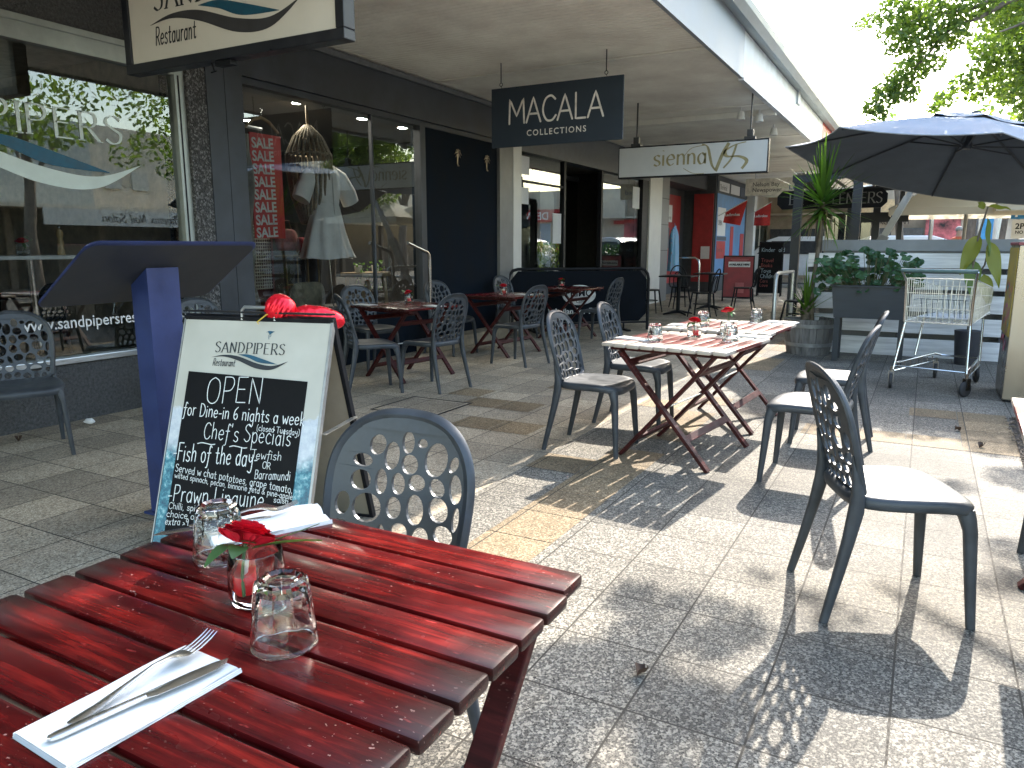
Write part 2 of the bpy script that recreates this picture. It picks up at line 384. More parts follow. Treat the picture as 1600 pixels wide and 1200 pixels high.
# =====================================================  SETTING
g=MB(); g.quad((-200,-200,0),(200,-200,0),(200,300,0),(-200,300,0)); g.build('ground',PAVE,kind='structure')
sx0=-.02; sy0=-.145; ts=.3325
def tile(i,j): return sx0+i*ts, sy0+j*ts
def pavers(name,cells,m,z=.002):
    b=MB()
    for (i,j) in cells:
        x,y=tile(i,j); e=.003; b.quad((x+e,y+e,z),(x+ts-e,y+e,z),(x+ts-e,y+ts-e,z),(x+e,y+ts-e,z))
    return b.build(name,m,kind='structure')
rt=random.Random(5); cells=set()
for j in range(2,70):
    for k,i in enumerate((-6,-5)):
        if j in (8,9,10,11,12,13) and i==-5: cells.add((i,j))
        elif rt.random()<(.5 if i==-5 else .16): cells.add((i,j))
for j in (17,18,19,20): cells.add((1,j))
for i in (-2,-1,0): cells.add((i,17))
for j in (16,14,19): cells.add((-9,j)); 
cells|={(-10,16),(-11,17),(-8,14),(0,20)}
pavers('paving_tan',cells,PTAN)
ASPH=mat('asphalt road',(.055,.054,.052),.85,0,(40,.25),(200,.2))
b=MB(); b.quad((-60,25.5,.004),(60,25.5,.004),(60,29,.004),(-60,29,.004)); b.build('road',ASPH,kind='structure')
KERB=mat('concrete kerb',(.33,.32,.29),.8,0,(20,.15),(120,.15))
b=MB(); b.box((0,25.4,.055),(60,.2,.11),None,.02); b.build('kerb',KERB,kind='structure')
# mulch bed
MUL=mat('dark bark mulch',(.045,.034,.025),.95,0,(60,.5),(90,.8,.02))
b=MB(); b.quad((.60,4.75,.006),(2.2,4.75,.006),(2.2,6.75,.006),(.66,6.75,.006)); b.build('mulch_bed',MUL,kind='structure')
b=MB(); rm=random.Random(2)
for _ in range(1500):
    x=rm.uniform(.62,2.1); y=rm.uniform(4.78,6.72); a=rm.uniform(0,PI); l=rm.uniform(.015,.05)
    b.box((x,y,.012+rm.random()*.014),(l,.008,.005),None,0,Matrix.Rotation(a,4,'Z')@Matrix.Rotation(rm.uniform(-.5,.5),4,'Y'))
BARK=mat('bark chips',(.12,.09,.065),.9,0,(25,.5)); tag(b.build('bark_chips',BARK),'loose dark bark chips covering the garden bed by the steel cabinet','mulch',kind='stuff')

# =====================================================  AWNING
X0=-5.55
SOF=mat('cream corrugated soffit',(.90,.87,.79),.55,0,(1.6,.10))
aw=thing('awning','long corrugated awning with pale soffit and blue grey fascia over the footpath','awning',(-2.1,10,0))
b=MB(Matrix.Translation((2.1,-10,0))); y=-4.0; p=.076
vs=[];fs=[];k=0
while y<34:
    for dy,dz in ((0,0),(.026,0),(.038,.012),(.064,.012)):
        vs+= [(-7.2,y+dy,3.28+dz),(-2.12,y+dy,3.28+dz)]
    y+=p
n=len(vs)//2; b.add(vs,[(2*i,2*i+1,2*i+3,2*i+2) for i in range(n-1)]); b.build('soffit',SOF,aw)
for yy in (1.2,4.6,8.0,11.4,14.8,18.2,21.6): b=MB(Matrix.Translation((2.1,-10,0))); b.b2(-5.4,yy-.03,3.262,-2.13,yy+.03,3.279); b.build('soffit_joint',SOF,aw)
b=MB(Matrix.Translation((2.1,-10,0))); b.b2(-5.5,11.95,3.20,-2.13,12.05,3.2785); b.build('soffit_beam',SOF,aw)
FBL=mat('blue grey fascia',(.30,.34,.38),.5,0,(2,.06)); FWH=mat('pale weathered fascia',(.60,.62,.62),.55,0,(3,.16),stretch=(1,1,.2))
b=MB(Matrix.Translation((2.1,-10,0))); b.b2(-2.125,-4,3.25,-2.085,9.48,3.80); b.build('near_fascia',FBL,aw)
b=MB(Matrix.Translation((2.1,-10,0))); b.b2(-2.125,9.5,3.25,-2.09,17,3.78); b.b2(-2.14,9.5,3.23,-2.075,17,3.262); b.b2(-2.125,20.4,3.25,-2.09,34,3.78); b.b2(-2.13,13.5,3.6,-2.06,13.75,3.80); b.build('far_fascia',FWH,aw)
b=MB(Matrix.Translation((2.1,-10,0))); b.b2(-2.125,17.02,3.25,-2.085,20.38,3.78); fr=b.build('red_fascia',RED,aw)
b=MB(); text(b,'NEWS',.34,frame((.018,7.25,3.40),(0,1,0),(0,0,1)),bold=.004,sx=1.6); b.build('lettering',mat('cream lettering',(.7,.62,.45),.6),aw)
GUT=mat('grey green gutter',(.36,.39,.38),.5,.1,(6,.1),stretch=(1,.3,1))
b=MB(Matrix.Translation((2.1,-10,0)))
prof=[(-2.12,3.80),(-1.97,3.77),(-1.90,3.83),(-1.885,3.90),(-1.90,3.905),(-1.915,3.84),(-1.98,3.79),(-2.12,3.815)]
b.prism(prof,0,38,Matrix(((1,0,0,0),(0,0,1,-4),(0,1,0,0),(0,0,0,1)))); b.build('gutter',GUT,aw)
ROOF=mat('grey metal roof',(.3,.31,.31),.5,.3,(4,.1))
b=MB(Matrix.Translation((2.1,-10,0))); b.quad((-2.0,-4,3.86),(-2.0,34,3.86),(-9,34,4.4),(-9,-4,4.4)); b.quad((-7.2,-4,3.30),(-7.2,34,3.30),(-9,34,4.4),(-9,-4,4.4)); b.build('roof_sheet',ROOF,aw)
# =====================================================  SHOPS
def room(root,y0,y1,depth,floor,wall,ceil,zf=.08,zc=3.2):
    L=Matrix.Translation(-root.location); x1=X0-depth
    b=MB(L); b.b2(x1,y0,zf-.05,X0-.06,y1,zf); b.build('floor',floor,root)
    b=MB(L); b.b2(x1,y0,zc,X0-.06,y1,zc+.06); b.build('ceiling',ceil,root)
    b=MB(L); b.b2(x1-.1,y0,0,x1,y1,zc); b.build('back_wall',wall,root)
    for q in (y0-.05,y1): b=MB(L); b.b2(x1,q,0,X0-.06,q+.05,zc); b.build('side_wall',wall,root)
def PB(root): return MB(Matrix.Translation(-root.location))
PEB=mat('dark pebbledash render',(.060,.061,.062),.75,0,(50,.35),(70,.9,.02))
m,t,p=nodes('pebble pillar'); v=coord(t); vo=tex(t,'Voronoi',75.0,v); bw=t.nodes.new('ShaderNodeRGBToBW'); t.links.new(vo.outputs['Color'],bw.inputs[0])
t.links.new(ramp(t,bw.outputs[0],[(.3,.025),(.6,.07),(.9,.22)]),p.inputs['Base Color']); p.inputs['Roughness'].default_value=.55; bump(t,p,vo.outputs['Distance'],.8,.01); PILL=m
WOODF=mat('brown boards',(.12,.085,.055),.5,0,(3,.2),stretch=(1,8,1))
DKC=mat('dim plaster',(.45,.44,.41),.8)
# --- restaurant
rs=thing('restaurant_shopfront','seafood restaurant shopfront with dark render riser, big window and white wave decal','shop',(X0,2,0))
room(rs,-3,4.5,4.5,WOODF,mat('beige wall',(.50,.45,.36),.7),DKC,.08,2.95)
b=PB(rs); b.b2(X0-.25,-3,0,X0,4.44,.44); b.build('stall_riser',PEB,rs)
b=PB(rs); b.b2(X0-.2,-3,.44,X0+.03,4.40,.485,.005); b.build('window_sill',ALU,rs)
b=PB(rs); b.b2(X0-.08,-3,2.68,X0+.02,4.36,2.83,.006); b.b2(X0-.02,-3,2.80,X0+.04,4.40,2.845,.004); b.b2(X0-.08,4.36,.485,X0+.02,4.45,2.79,.006); b.b2(X0-.08,2.0-.03,.485,X0-.005,2.03,2.68); b.build('window_frame',mat('grey green aluminium',(.36,.39,.37),.4,.5,(8,.08)),rs)
b=PB(rs); b.b2(X0-.02,4.385,.485,X0+.024,4.397,2.68); b.build('frame_gasket',BLK,rs)
b=PB(rs); b.quad((X0-.03,-3,.485),(X0-.03,4.36,.485),(X0-.03,4.36,2.68),(X0-.03,-3,2.68)); pane=b.build('window_pane',PANE,rs)
b=PB(rs); b.b2(X0-.2,-3,2.85,X0,4.45,3.272); b.build('lintel',PEB,rs)
b=PB(rs); b.b2(X0-.3,4.45,0,X0+.05,4.64,3.27); b.build('pillar',PILL,rs)
FROST=mat('frosted vinyl',(.55,.62,.58),.6,0,(5,.05))
def logo(parent,M,W,ink=INKN,wavem=INKN,bird=True,script=True,rest=INKN,hf=.128):
    b=MB(); u=W; h=hf*u; hw=hwidth('SANDPIPERS',h,.86,1.12)
    hand(b,'SANDPIPERS',0,.03*u,h,M,.13,0,1.12,R(12),True,.86*W/hw*.99); b.build('lettering',ink,parent)
    b=MB(); wave(b,[(-.03*u,-.035*u),(.14*u,.0),(.34*u,-.01*u),(.6*u,-.082*u),(.82*u,-.105*u),(1.02*u,-.045*u)],[(-.03*u,-.036*u),(.14*u,-.022*u),(.34*u,-.06*u),(.6*u,-.145*u),(.82*u,-.15*u),(1.02*u,-.046*u)],M); b.build('wave_stroke',wavem,parent)
    b=MB(); wave(b,[(.34*u,.012*u),(.48*u,.016*u),(.64*u,-.02*u),(.88*u,-.085*u)],[(.34*u,.010*u),(.48*u,-.022*u),(.64*u,-.075*u),(.88*u,-.087*u)],M@Matrix.Translation((0,0,.0004))); b.build('blue_wave',TEAL,parent)
    if script:
        b=MB(); hand(b,'Restaurant',.0,-.135*u,.085*u,M,.09,.12,1,None,False,.55); b.build('script_lettering',rest,parent)
    if bird:
        b=MB(); c=(.73*u,.29*u); s=.05*u
        b.add([(c[0]+x*s,c[1]+y*s,0) for x,y in [(-1,.05),(-.5,.35),(-.2,.42),(.3,.38),(1.3,.3),(.7,0),(.2,-.35),(-.2,-.3),(-.45,.0),(-.62,.12),(-1,.0)]],[tuple(range(11))],M)
        stroke(b,[(c[0],c[1]-.3*s),(c[0]-.25*s,c[1]-.75*s),(c[0]-.1*s,c[1]-1.6*s)],.12*s,M); stroke(b,[(c[0]+.2*s,c[1]-.3*s),(c[0]+.35*s,c[1]-.8*s),(c[0]+.05*s,c[1]-1.0*s)],.12*s,M)
        b.build('bird_emblem',TEAL,parent)
dc=thing('window_decal','frosted restaurant name over white and blue waves on the big window','decal',(X0-.026,2.08,2.02))
logo(dc,frame((0,0,0),(0,1,0),(0,0,1)),1.9,FROST,FROST,False,False,hf=.108)
WTX=mat('white vinyl lettering',(.68,.68,.66),.6)
dc2=thing('contact_lettering','white phone and web address lettering low on the restaurant window','decal',(X0-.026,2.95,.70))
b=MB(); text(b,'www.sandpipersrestaurant.com',.125,frame((0,.0,0),(0,1,0),(0,0,1)),bold=.001,sx=.92); b.build('web_lettering',WTX,dc2)
b=MB(); text(b,'Phone 4984',.13,frame((0,.38,.19),(0,1,0),(0,0,1)),bold=.001); b.build('phone_lettering',WTX,dc2)
# --- clothing shop
cs=thing('clothing_shop','dark navy boutique shopfront with display window and black side wall','shop',(X0,7,0))
room(cs,5.0,9.6,4.2,GRIN,DKIN,mat('dark ribbed ceiling',(.13,.125,.12),.7,stretch=(1,14,1)),.12,2.85)
for q in ((4.64,4.83),(4.836,5.03)): b=PB(cs); b.b2(X0-.3,q[0],0,X0+.06,q[1],3.27); b.build('pilaster',NAVY,cs)
b=PB(cs); b.b2(X0-.25,5.03,2.80,X0+.06,9.68,3.20); b.b2(X0-.25,5.03,2.74,X0+.02,9.68,2.798); b.build('header_beam',NAVY,cs)
b=PB(cs); b.b2(X0-.2,5.03,3.202,X0+.10,9.68,3.262,.004); b.build('header_flashing',mat('grey flashing',(.12,.13,.14),.5),cs)
b=PB(cs); b.quad((X0-.03,5.03,.64),(X0-.03,7.80,.64),(X0-.03,7.80,2.75),(X0-.03,5.03,2.75)); b.build('window_pane',PANE,cs)
b=PB(cs); b.b2(X0-.08,7.79,.6,X0+.02,7.9,2.74); b.b2(X0-.08,5.03,.58,X0+.02,7.79,.64); b.b2(X0-.05,6.9,.64,X0-.01,6.925,2.74); b.build('window_frame',NAVY,cs)
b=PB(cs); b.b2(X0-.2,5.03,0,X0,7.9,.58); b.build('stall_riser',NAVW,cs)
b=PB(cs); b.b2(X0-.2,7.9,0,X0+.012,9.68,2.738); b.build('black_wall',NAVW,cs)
SAND=mat('worn sandstone step',(.30,.24,.16),.8,0,(8,.2),(60,.2))
b=PB(cs); b.b2(X0+.03,7.6,0,X0+.30,9.5,.15,.01); b.build('entry_step',SAND,cs)
BRZ=mat('dull brass',(.33,.27,.19),.35,.8)
for yy in (8.61,9.36):
    hk=thing('palm_hook','small brass palm tree coat hook on the black wall, '+('nearer the display window' if yy<9 else 'nearer the white pillar'),'hook',(X0+.02,yy,2.45),0,'brass palm hooks on the black wall')
    b=MB(); b.tube([(.012,0,.05),(.014,-.005,-.08),(.02,.0,-.11),(.035,.0,-.11)],[.011,.008,.008,.006],6); b.build('palm_trunk',BRZ,hk,40)
    b=MB()
    for a in range(8):
        q=a*PI/4; b.tube([(.012,0,.055),(.022,.05*math.cos(q),.06+.045*math.sin(q)),(.02,.085*math.cos(q),.03+.05*math.sin(q))],[.009,.008,.002],5)
    b.build('palm_fronds',BRZ,hk,40)
# --- cafe
cf=thing('cafe_shop','cafe shopfront with grey and white pillar, glass panes and dark doorway','shop',(X0,13,0))
room(cf,9.9,16.5,4,GRIN,mat('cafe wall',(.09,.085,.08),.8),DKC,.06,2.95)
GTILE=mat('grey pillar tile',(.17,.17,.165),.45,0,(4,.1)); WT=mat('white pillar tile',(.66,.65,.61),.4,0,(3,.05))
b=PB(cf); b.b2(X0-.3,9.70,0,X0+.05,10.10,3.27); b.build('grey_pillar',GTILE,cf)
b=PB(cf); b.b2(X0-.3,17.32,0,X0+.03,17.95,3.27); b.build('grey_pillar',GTILE,cf)
b=PB(cf); b.b2(X0-.3,10.104,0,X0+.055,10.36,3.27); b.build('white_pillar',WT,cf)
b=PB(cf)
b.b2(X0-.3,16.45,0,X0+.055,17.31,3.27); b.build('white_pillar',WT,cf)
b=PB(cf)
for z in (.6,1.2,1.8,2.4): b.b2(X0,17.31,z,X0+.034,17.95,z+.012)
b.build('tile_joint',BLK,cf)
b=PB(cf); b.b2(X0-.2,10.36,2.72,X0+.04,16.45,3.26); b.build('header_beam',mat('grey header',(.10,.11,.12),.5),cf)
for y0,y1 in ((10.40,12.02),(13.80,16.05)):
    b=PB(cf); b.quad((X0-.04,y0,.3),(X0-.04,y1,.3),(X0-.04,y1,2.72),(X0-.04,y0,2.72)); b.build('window_pane',PANE,cf)
for y0,y1,tr_ in ((10.36,12.10,1),(13.72,16.44,0)):
    b=PB(cf); b.b2(X0-.08,y0,.08,X0,y0+.04+.04*(1-tr_),2.72); b.b2(X0-.08,y1-(.08 if tr_ else .39),.08,X0+(0 if tr_ else .02),y1,2.72); b.b2(X0-.079,y0+.03,.08,X0-.001,y1-.05,.30)
    if tr_: b.b2(X0-.079,y0+.03,2.28,X0-.01,y1-.05,2.31)
    b.build('window_frame',BLK,cf)
b=PB(cf); b.quad((X0-.5,12.1,.1),(X0-.5,13.72,.1),(X0-.5,13.72,2.6),(X0-.5,12.1,2.6)); d=b.build('door_pane',PANE_D,cf)
b=PB(cf); b.b2(X0-.53,12.86,.1,X0-.47,12.94,2.6); b.b2(X0-.53,12.1,2.52,X0-.47,13.72,2.6); b.build('door_frame',BLK,cf)
b=PB(cf); b.tube([(X0-.44,12.8,.95),(X0-.40,12.8,.97),(X0-.40,12.8,1.28),(X0-.44,12.8,1.30)],.014,8); b.build('door_handle',CHR,cf,40)
for y0,z0,y1,z1 in ((10.46,2.40,10.78,2.67),(10.46,1.95,10.76,2.2),(11.65,1.35,11.98,1.85),(15.55,2.1,15.98,2.55)): b=PB(cf); b.b2(X0-.035,y0,z0,X0-.031,y1,z1); b.build('paper_notice',PAPER,cf)
# --- newsagency
ns=thing('newsagency','red and blue newsagency front with recessed red panels and poster wall','shop',(X0,22,0))
b=PB(ns); b.b2(-6.35,17.95,0,-6.25,27.5,3.27); b.b2(-6.25,21.75,0,-5.36,21.83,3.27); b.b2(-5.42,21.83,0,-5.34,25.9,3.27); b.b2(-6.25,18,2.86,-5.6,21.75,3.27); b.build('wall',mat('dark shop wall',(.05,.055,.06),.6),ns)
REDP=mat('red door panel',(.34,.03,.03),.45,0,(6,.12))
for q in ((-6.25,19.5,.3,-6.22,21.3,2.68),(-5.95,21.70,.3,-5.40,21.745,2.76)): b=PB(ns); b.b2(*q); b.build('red_panel',REDP,ns)
POSB=mat('blue poster',(.10,.24,.46),.5,0,(3,.15))
b=PB(ns); b.b2(-5.34,21.86,.45,-5.325,25.6,2.78); b.build('blue_poster_wall',POSB,ns)
for q in ((-5.325,21.95,1.6,-5.315,22.9,2.4),(-5.325,22.0,2.85,-5.315,23.2,3.12),(-5.325,23.4,2.85,-5.315,24.6,3.12),(-6.22,19.95,1.95,-6.21,20.5,2.4),(-5.7,21.69,.95,-5.45,21.70,1.3)): b=PB(ns); b.b2(*q); b.build('white_notice',PAPER,ns)
for (y0,z0,y1,z1) in ((21.95,.95,23.0,1.45),(23.6,1.0,24.0,1.9),(25.0,.8,25.5,1.7)): b=PB(ns); b.b2(-5.325,y0,z0,-5.316,y1,z1); b.build('red_notice',RED,ns)
DKT=mat('dark poster band',(.05,.07,.10),.5)
for q in ((-5.325,21.95,1.47,-5.3165,23.1,1.58),(-5.325,24.7,2.84,-5.3165,25.6,3.13),(-6.22,19.7,1.25,-6.21,20.3,1.8)): b=PB(ns); b.b2(*q); b.build('dark_notice',DKT,ns)
b=PB(ns); b.b2(-6.22,20.5,1.25,-6.205,21.0,1.75); b.build('green_notice',mat('green print',(.08,.2,.08),.5),ns)
for q,h_,o_,x_ in (('Lotteries',.16,(-6.208,19.98,2.02),.75),('Darrell Lea',.16,(-5.314,21.98,1.15),.9),('The Herald',.2,(-5.312,22.05,2.9),.9),('OPEN',.2,(-5.312,22.0,1.9),.9)): b=PB(ns); text(b,q,h_,frame(o_,(0,1,0),(0,0,1)),sx=x_); b.build('lettering',INKN,ns)
b=PB(ns); b.b2(X0,25.92,0,X0+.45,26.3,3.27); b.build('white_post',WT,ns)
# far shops of the same row
fsx=thing('far_shop','pale far shopfronts with dark glass beyond the newsagency','shop',(X0,31,0))
b=PB(fsx); b.b2(X0-3,26.35,0,X0-.4,34,3.27); b.build('wall',CRM,fsx)
for yy in (27,29.3,31.6): b=PB(fsx); b.b2(X0-.4,yy,.7,X0-.36,yy+1.9,2.6); b.build('window',PANE_D,fsx)
b=PB(fsx); b.b2(X0-.38,26.4,0,X0-.3,34,.68); b.build('stall_riser',WT,fsx)
# upper storey behind the awning
up=thing('upper_storey','plain upper wall of the shop row above the awning roof','building',(-9.5,12,0))
b=PB(up); b.b2(-11,-6,0,-9.9,40,4.3); b.build('wall',CRM,up)
# --- opposite side of the plaza (seen in the shop windows)
op=thing('salon_building','cream building with dark shopfront and nail salon sign across the plaza','building',(13,14,0))
b=PB(op); b.b2(13,-8,2.55,15,34,5.2); b.b2(13.9,-8,0,15,34,2.55); b.b2(12.2,-8,2.45,13,34,2.56); b.build('wall',mat('cream render',(.70,.62,.50),.7,0,(2,.1)),op)
b=PB(op); b.b2(12.99,12.6,2.6,12.995,15.6,5.2); b.build('grey_panel',mat('pale grey render',(.5,.53,.5),.7),op)
b=PB(op); b.b2(13.4,-8,0,13.88,34,2.54); b.build('shop_glazing',mat('dark glazing',(.02,.024,.028),.1),op)
for yy in range(-8,34,3): b=PB(op); b.b2(13.3,yy-.1,0,13.39,yy+.1,2.44); b.build('shop_pier',mat('brown pier',(.16,.12,.09),.6),op)
for yy in (16,17): b=PB(op); b.b2(12.93,yy,3.2,12.99,yy+.6,3.8); b.build('window',mat('opal window',(.6,.6,.55),.3),op)
sg=thing('salon_sign','white nail salon sign board along the opposite awning edge','sign',(12.1,16,1.95))
b=MB(); b.b2(0,-2.6,0,.06,2.6,.50); b.build('board',WHT,sg)
b=MB(); hand(b,'Phoenix Nail Salon',0,.12,.28,frame((-.004,2.2,0),(0,-1,0),(0,0,1)),.17,.25,1,R(30),False,1.05); b.build('lettering',INKN,sg)
# =====================================================  CHAIRS
HOLES=[(490,345,50,56,25),(583,398,48,74,4),(677,315,40,58,-5),(768,310,33,25,0),(865,385,72,88,18),(980,393,29,45,28),(408,437,60,36,4),(700,432,54,52,20),(408,548,62,55,0),(533,545,38,66,-4),(641,545,43,57,-10),(757,524,54,43,0),(888,531,54,45,30),(1007,517,42,72,-8),(315,684,45,62,0),(463,697,88,77,0),(628,678,48,57,-8),(763,668,56,77,-8),(912,643,66,60,35),(1028,670,24,62,4),(340,825,75,45,24),(467,836,46,32,0),(578,832,25,58,-20),(678,800,55,46,0),(814,830,60,75,10),(960,766,64,47,5),(922,880,40,33,0),(1022,880,40,57,8),(695,940,64,44,0),(862,968,68,48,0),(1003,990,32,34,0),(320,950,42,52,10),(430,925,50,40,0),(560,948,52,42,15),(330,1065,36,44,0),(425,1030,42,52,-10),(530,1050,46,40,0),(640,1045,42,36,0),(750,1065,50,40,10),(860,1070,36,38,0),(950,1075,36,40,0)]
def back_w(v):   # half width of the backrest at distance v below its top
    T=.20
    if v<T: return .218*(1-((T-v)/T)**2.5)**(1/2.5)
    return .218-.030*((v-T)/.27)**1.6
BH=.455; ZT=.885
def bend(u,v,off=0):
    z=ZT-v; t=(BH-v)/BH
    x=-.150-.055*t-.07*t*t + .55*u*u - .02*math.sin(PI*t)
    return (x-off,u,z)
def outline(inset=0,n=26):
    L=[]
    for i in range(n+1):
        v=BH*(1-math.cos(PI*i/n*.5)**1.0) if False else BH*(i/n)**1.7
        L.append((back_w(max(v,1e-5)) ,v))
    right=L; left=[(-u,v) for u,v in reversed(L)]
    # rounded bottom corners
    pts=right[:-1]+[(.188-.004,BH-.03),(.165,BH-.008),(.14,BH),(0,BH+.004),(-.14,BH),(-.165,BH-.008),(-.184,BH-.03)]+left[1:]
    out=[]
    for u,v in pts:
        out.append((u*(1-inset/.218),inset+v*(1-2*inset/BH)))
    return out
def chair_panel():
    cu=bpy.data.curves.new('p','CURVE'); cu.dimensions='2D'; cu.fill_mode='BOTH'; cu.extrude=.0045; cu.bevel_depth=.0012; cu.bevel_resolution=1
    def spl(P):
        s=cu.splines.new('POLY'); s.points.add(len(P)-1)
        for q,(a,b) in zip(s.points,P): q.co=(a,b,0,1)
        s.use_cyclic_u=True
    spl(outline(.012))
    for (cx,cy,rx,ry,rot) in HOLES:
        u=(cx-655)*.000475; v=(cy-140)*.00045-.002; a=R(rot)
        P=[]
        for k in range(18):
            q=2*PI*k/18; x=rx*.00049*math.cos(q); y=ry*.00049*math.sin(q)
            P.append((u+(x*math.cos(a)-y*math.sin(a)),v+x*math.sin(a)+y*math.cos(a)))
        spl(P)
    ob=bpy.data.objects.new('p',cu); me=bpy.data.meshes.new_from_object(ob)
    b=MB(); b.add([bend(v.co.x,v.co.y,v.co.z) for v in me.vertices],[tuple(p.vertices) for p in me.polygons])
    bpy.data.objects.remove(ob); bpy.data.curves.remove(cu); bpy.data.meshes.remove(me); return b
def make_chair(label):
    t=thing('perforated_chair',label,'chair',group='charcoal perforated cafe chairs')
    pan=weld(chair_panel().build('backrest',PLAS,t,45)); me=pan.data
    def an(u,z):
        v=ZT-z; e=.002; a=Vector(bend(u+e,v))-Vector(bend(u-e,v)); b_=Vector(bend(u,v-e))-Vector(bend(u,v+e)); return a.cross(b_).normalized()
    nr=[None]*len(me.loops)
    for p_ in me.polygons:
        for li in p_.loop_indices:
            co=me.vertices[me.loops[li].vertex_index].co; q=an(co.y,co.z); d_=q.dot(p_.normal); nr[li]=tuple(q if d_>.75 else (-q if d_<-.75 else p_.normal))
    me.normals_split_custom_set(nr)
    O=[p for p in outline(.008)]
    b=MB(); pts=[bend(u,v) for u,v in O]
    # rim band round the panel
    N=len(pts); vs=[];fs=[]; prof=[(-.020,.001),(-.015,.006),(.000,.012),(.009,.008),(.012,-.002),(.007,-.011),(-.006,-.010),(-.017,-.004)]
    cen=[bend(0,.24)]
    for i in range(N):
        u,v=O[i]; du=O[(i+1)%N][0]-O[i-1][0]; dv=O[(i+1)%N][1]-O[i-1][1]; l=math.hypot(du,dv); nu,nv=-dv/l,du/l
        if nu*u+nv*(v-.24)<0: nu,nv=-nu,-nv
        for (pa,pb) in prof: vs.append(bend(u+nu*pa,v+nv*pa,-pb+max(0,pa)*.5))
    n=len(prof)
    for i in range(N):
        j=(i+1)%N
        for k in range(n): fs.append((i*n+k,i*n+(k+1)%n,j*n+(k+1)%n,j*n+k))
    b.add(vs,fs); o=b.build('back_frame',PLAS,t,50); weld(o)
    # seat shell
    def sp(r,a,z):
        c,s_=math.cos(a),math.sin(a); n=4.6; q=(abs(c)**n+abs(s_)**n)**(-1/n)
        x=.035+r*.215*q*c; y=r*(.222 if c>0 else .222-.03*abs(c)**2)*q*s_
        dz=-.016*(1-r*r)*(1 if x<.16 else 1) - .022*max(0,(x-.10)/.15)**2
        return (x,y,z+dz)
    b=MB(); na=48; rings=[(0.02,.455),(.3,.455),(.55,.456),(.75,.458),(.9,.457),(.965,.452),(1.0,.440),(1.0,.420),(.985,.411),(.94,.410),(.88,.425),(.5,.438),(.02,.438)]
    vs=[sp(r,2*PI*k/na,z) for r,z in rings for k in range(na)]
    fs=[(i*na+k,i*na+(k+1)%na,(i+1)*na+(k+1)%na,(i+1)*na+k) for i in range(len(rings)-1) for k in range(na)]+[tuple(range(na-1,-1,-1)),tuple((len(rings)-1)*na+k for k in range(na))]
    b.add(vs,fs); weld(b.build('seat',PLAS,t,60))
    def leg(path,ws):
        b=MB(); vs=[];n=12
        for (x,y,z),(wx,wy) in zip(path,ws):
            for k in range(n):
                a=2*PI*k/n; c,s_=math.cos(a),math.sin(a); q=(abs(c)**3+abs(s_)**3)**(-1/3); vs.append((x+wx*q*c,y+wy*q*s_,z))
        m_=len(path); b.add(vs,[(i*n+k,i*n+(k+1)%n,(i+1)*n+(k+1)%n,(i+1)*n+k) for i in range(m_-1) for k in range(n)]+[tuple(range(n)),tuple((m_-1)*n+k for k in range(n))])
        o=b.build('leg',PLAS,t,45); weld(o,1e-6)
    for s_ in (1,-1):
        leg([(.196,.170*s_,.418),(.209,.182*s_,.385),(.219,.190*s_,.34),(.232,.203*s_,.15),(.243,.214*s_,0)],[(.034,.032),(.027,.023),(.0225,.018),(.018,.015),(.0145,.0125)])
        leg([(-.190,.200*s_,.60),(-.176,.199*s_,.54),(-.160,.195*s_,.46),(-.162,.194*s_,.40),(-.180,.199*s_,.30),(-.213,.207*s_,.15),(-.248,.216*s_,0)],[(.003,.003),(.010,.009),(.022,.016),(.026,.018),(.0215,.017),(.018,.015),(.0145,.0125)])
    return t
CH=[ # x, y, angle, label
(-1.11,1.24,-87,'perforated chair tucked behind the near red table, its back in front of the sandwich board'),
(-.065,2.96,23,'lone perforated chair in full sun in the right foreground, turned away from the tables'),
(-1.84,4.46,2,'perforated chair on the awning side of the sunlit tables, nearer the camera'),
(-1.85,5.32,4,'perforated chair on the awning side of the sunlit tables, behind another chair'),
(-.47,4.42,178,'perforated chair with bright seat on the open side of the sunlit tables, nearer us'),
(-.47,5.40,183,'perforated chair on the open side of the sunlit tables, farther from us'),
(-3.93,5.70,172,'perforated chair with its back to us at the shaded table by the sale window'),
(-4.36,5.28,52,'perforated chair seen edge on just right of the red balloon'),
(-5.22,6.35,-15,'perforated chair between the display window and the first shaded table'),
(-5.08,7.72,-10,'perforated chair by the chrome handrail at the second shaded table'),
(-3.93,7.38,170,'perforated chair with its back to the sunlit tables at the second shaded table'),
(-5.10,9.42,-8,'perforated chair by the left end of the black cafe barrier'),
(-3.88,9.66,176,'perforated chair before the right half of the black cafe barrier'),
(-4.95,2.60,-24,'perforated chair against the restaurant window at the left edge'),
(-4.98,4.12,-8,'perforated chair behind the blue menu stand by the restaurant window'),
]
c0=make_chair(CH[0][3]); c0.location=(CH[0][0],CH[0][1],.002); c0.rotation_euler=(0,0,R(CH[0][2]))
for x,y,a,l in CH[1:]: dup(c0,(x,y,.002),R(a),l)
# chairs inside the restaurant
for x,y,a,l in ((-6.55,3.1,40,'perforated chair inside the restaurant behind the web address lettering'),(-7.3,4.0,200,'perforated chair deep inside the restaurant behind the lectern post')): dup(c0,(x,y,.085),R(a),l)
# right edge chair (only its leg shows)
dup(c0,(.70,3.50,.002),R(178),'perforated chair at the right edge, only its leg in view')
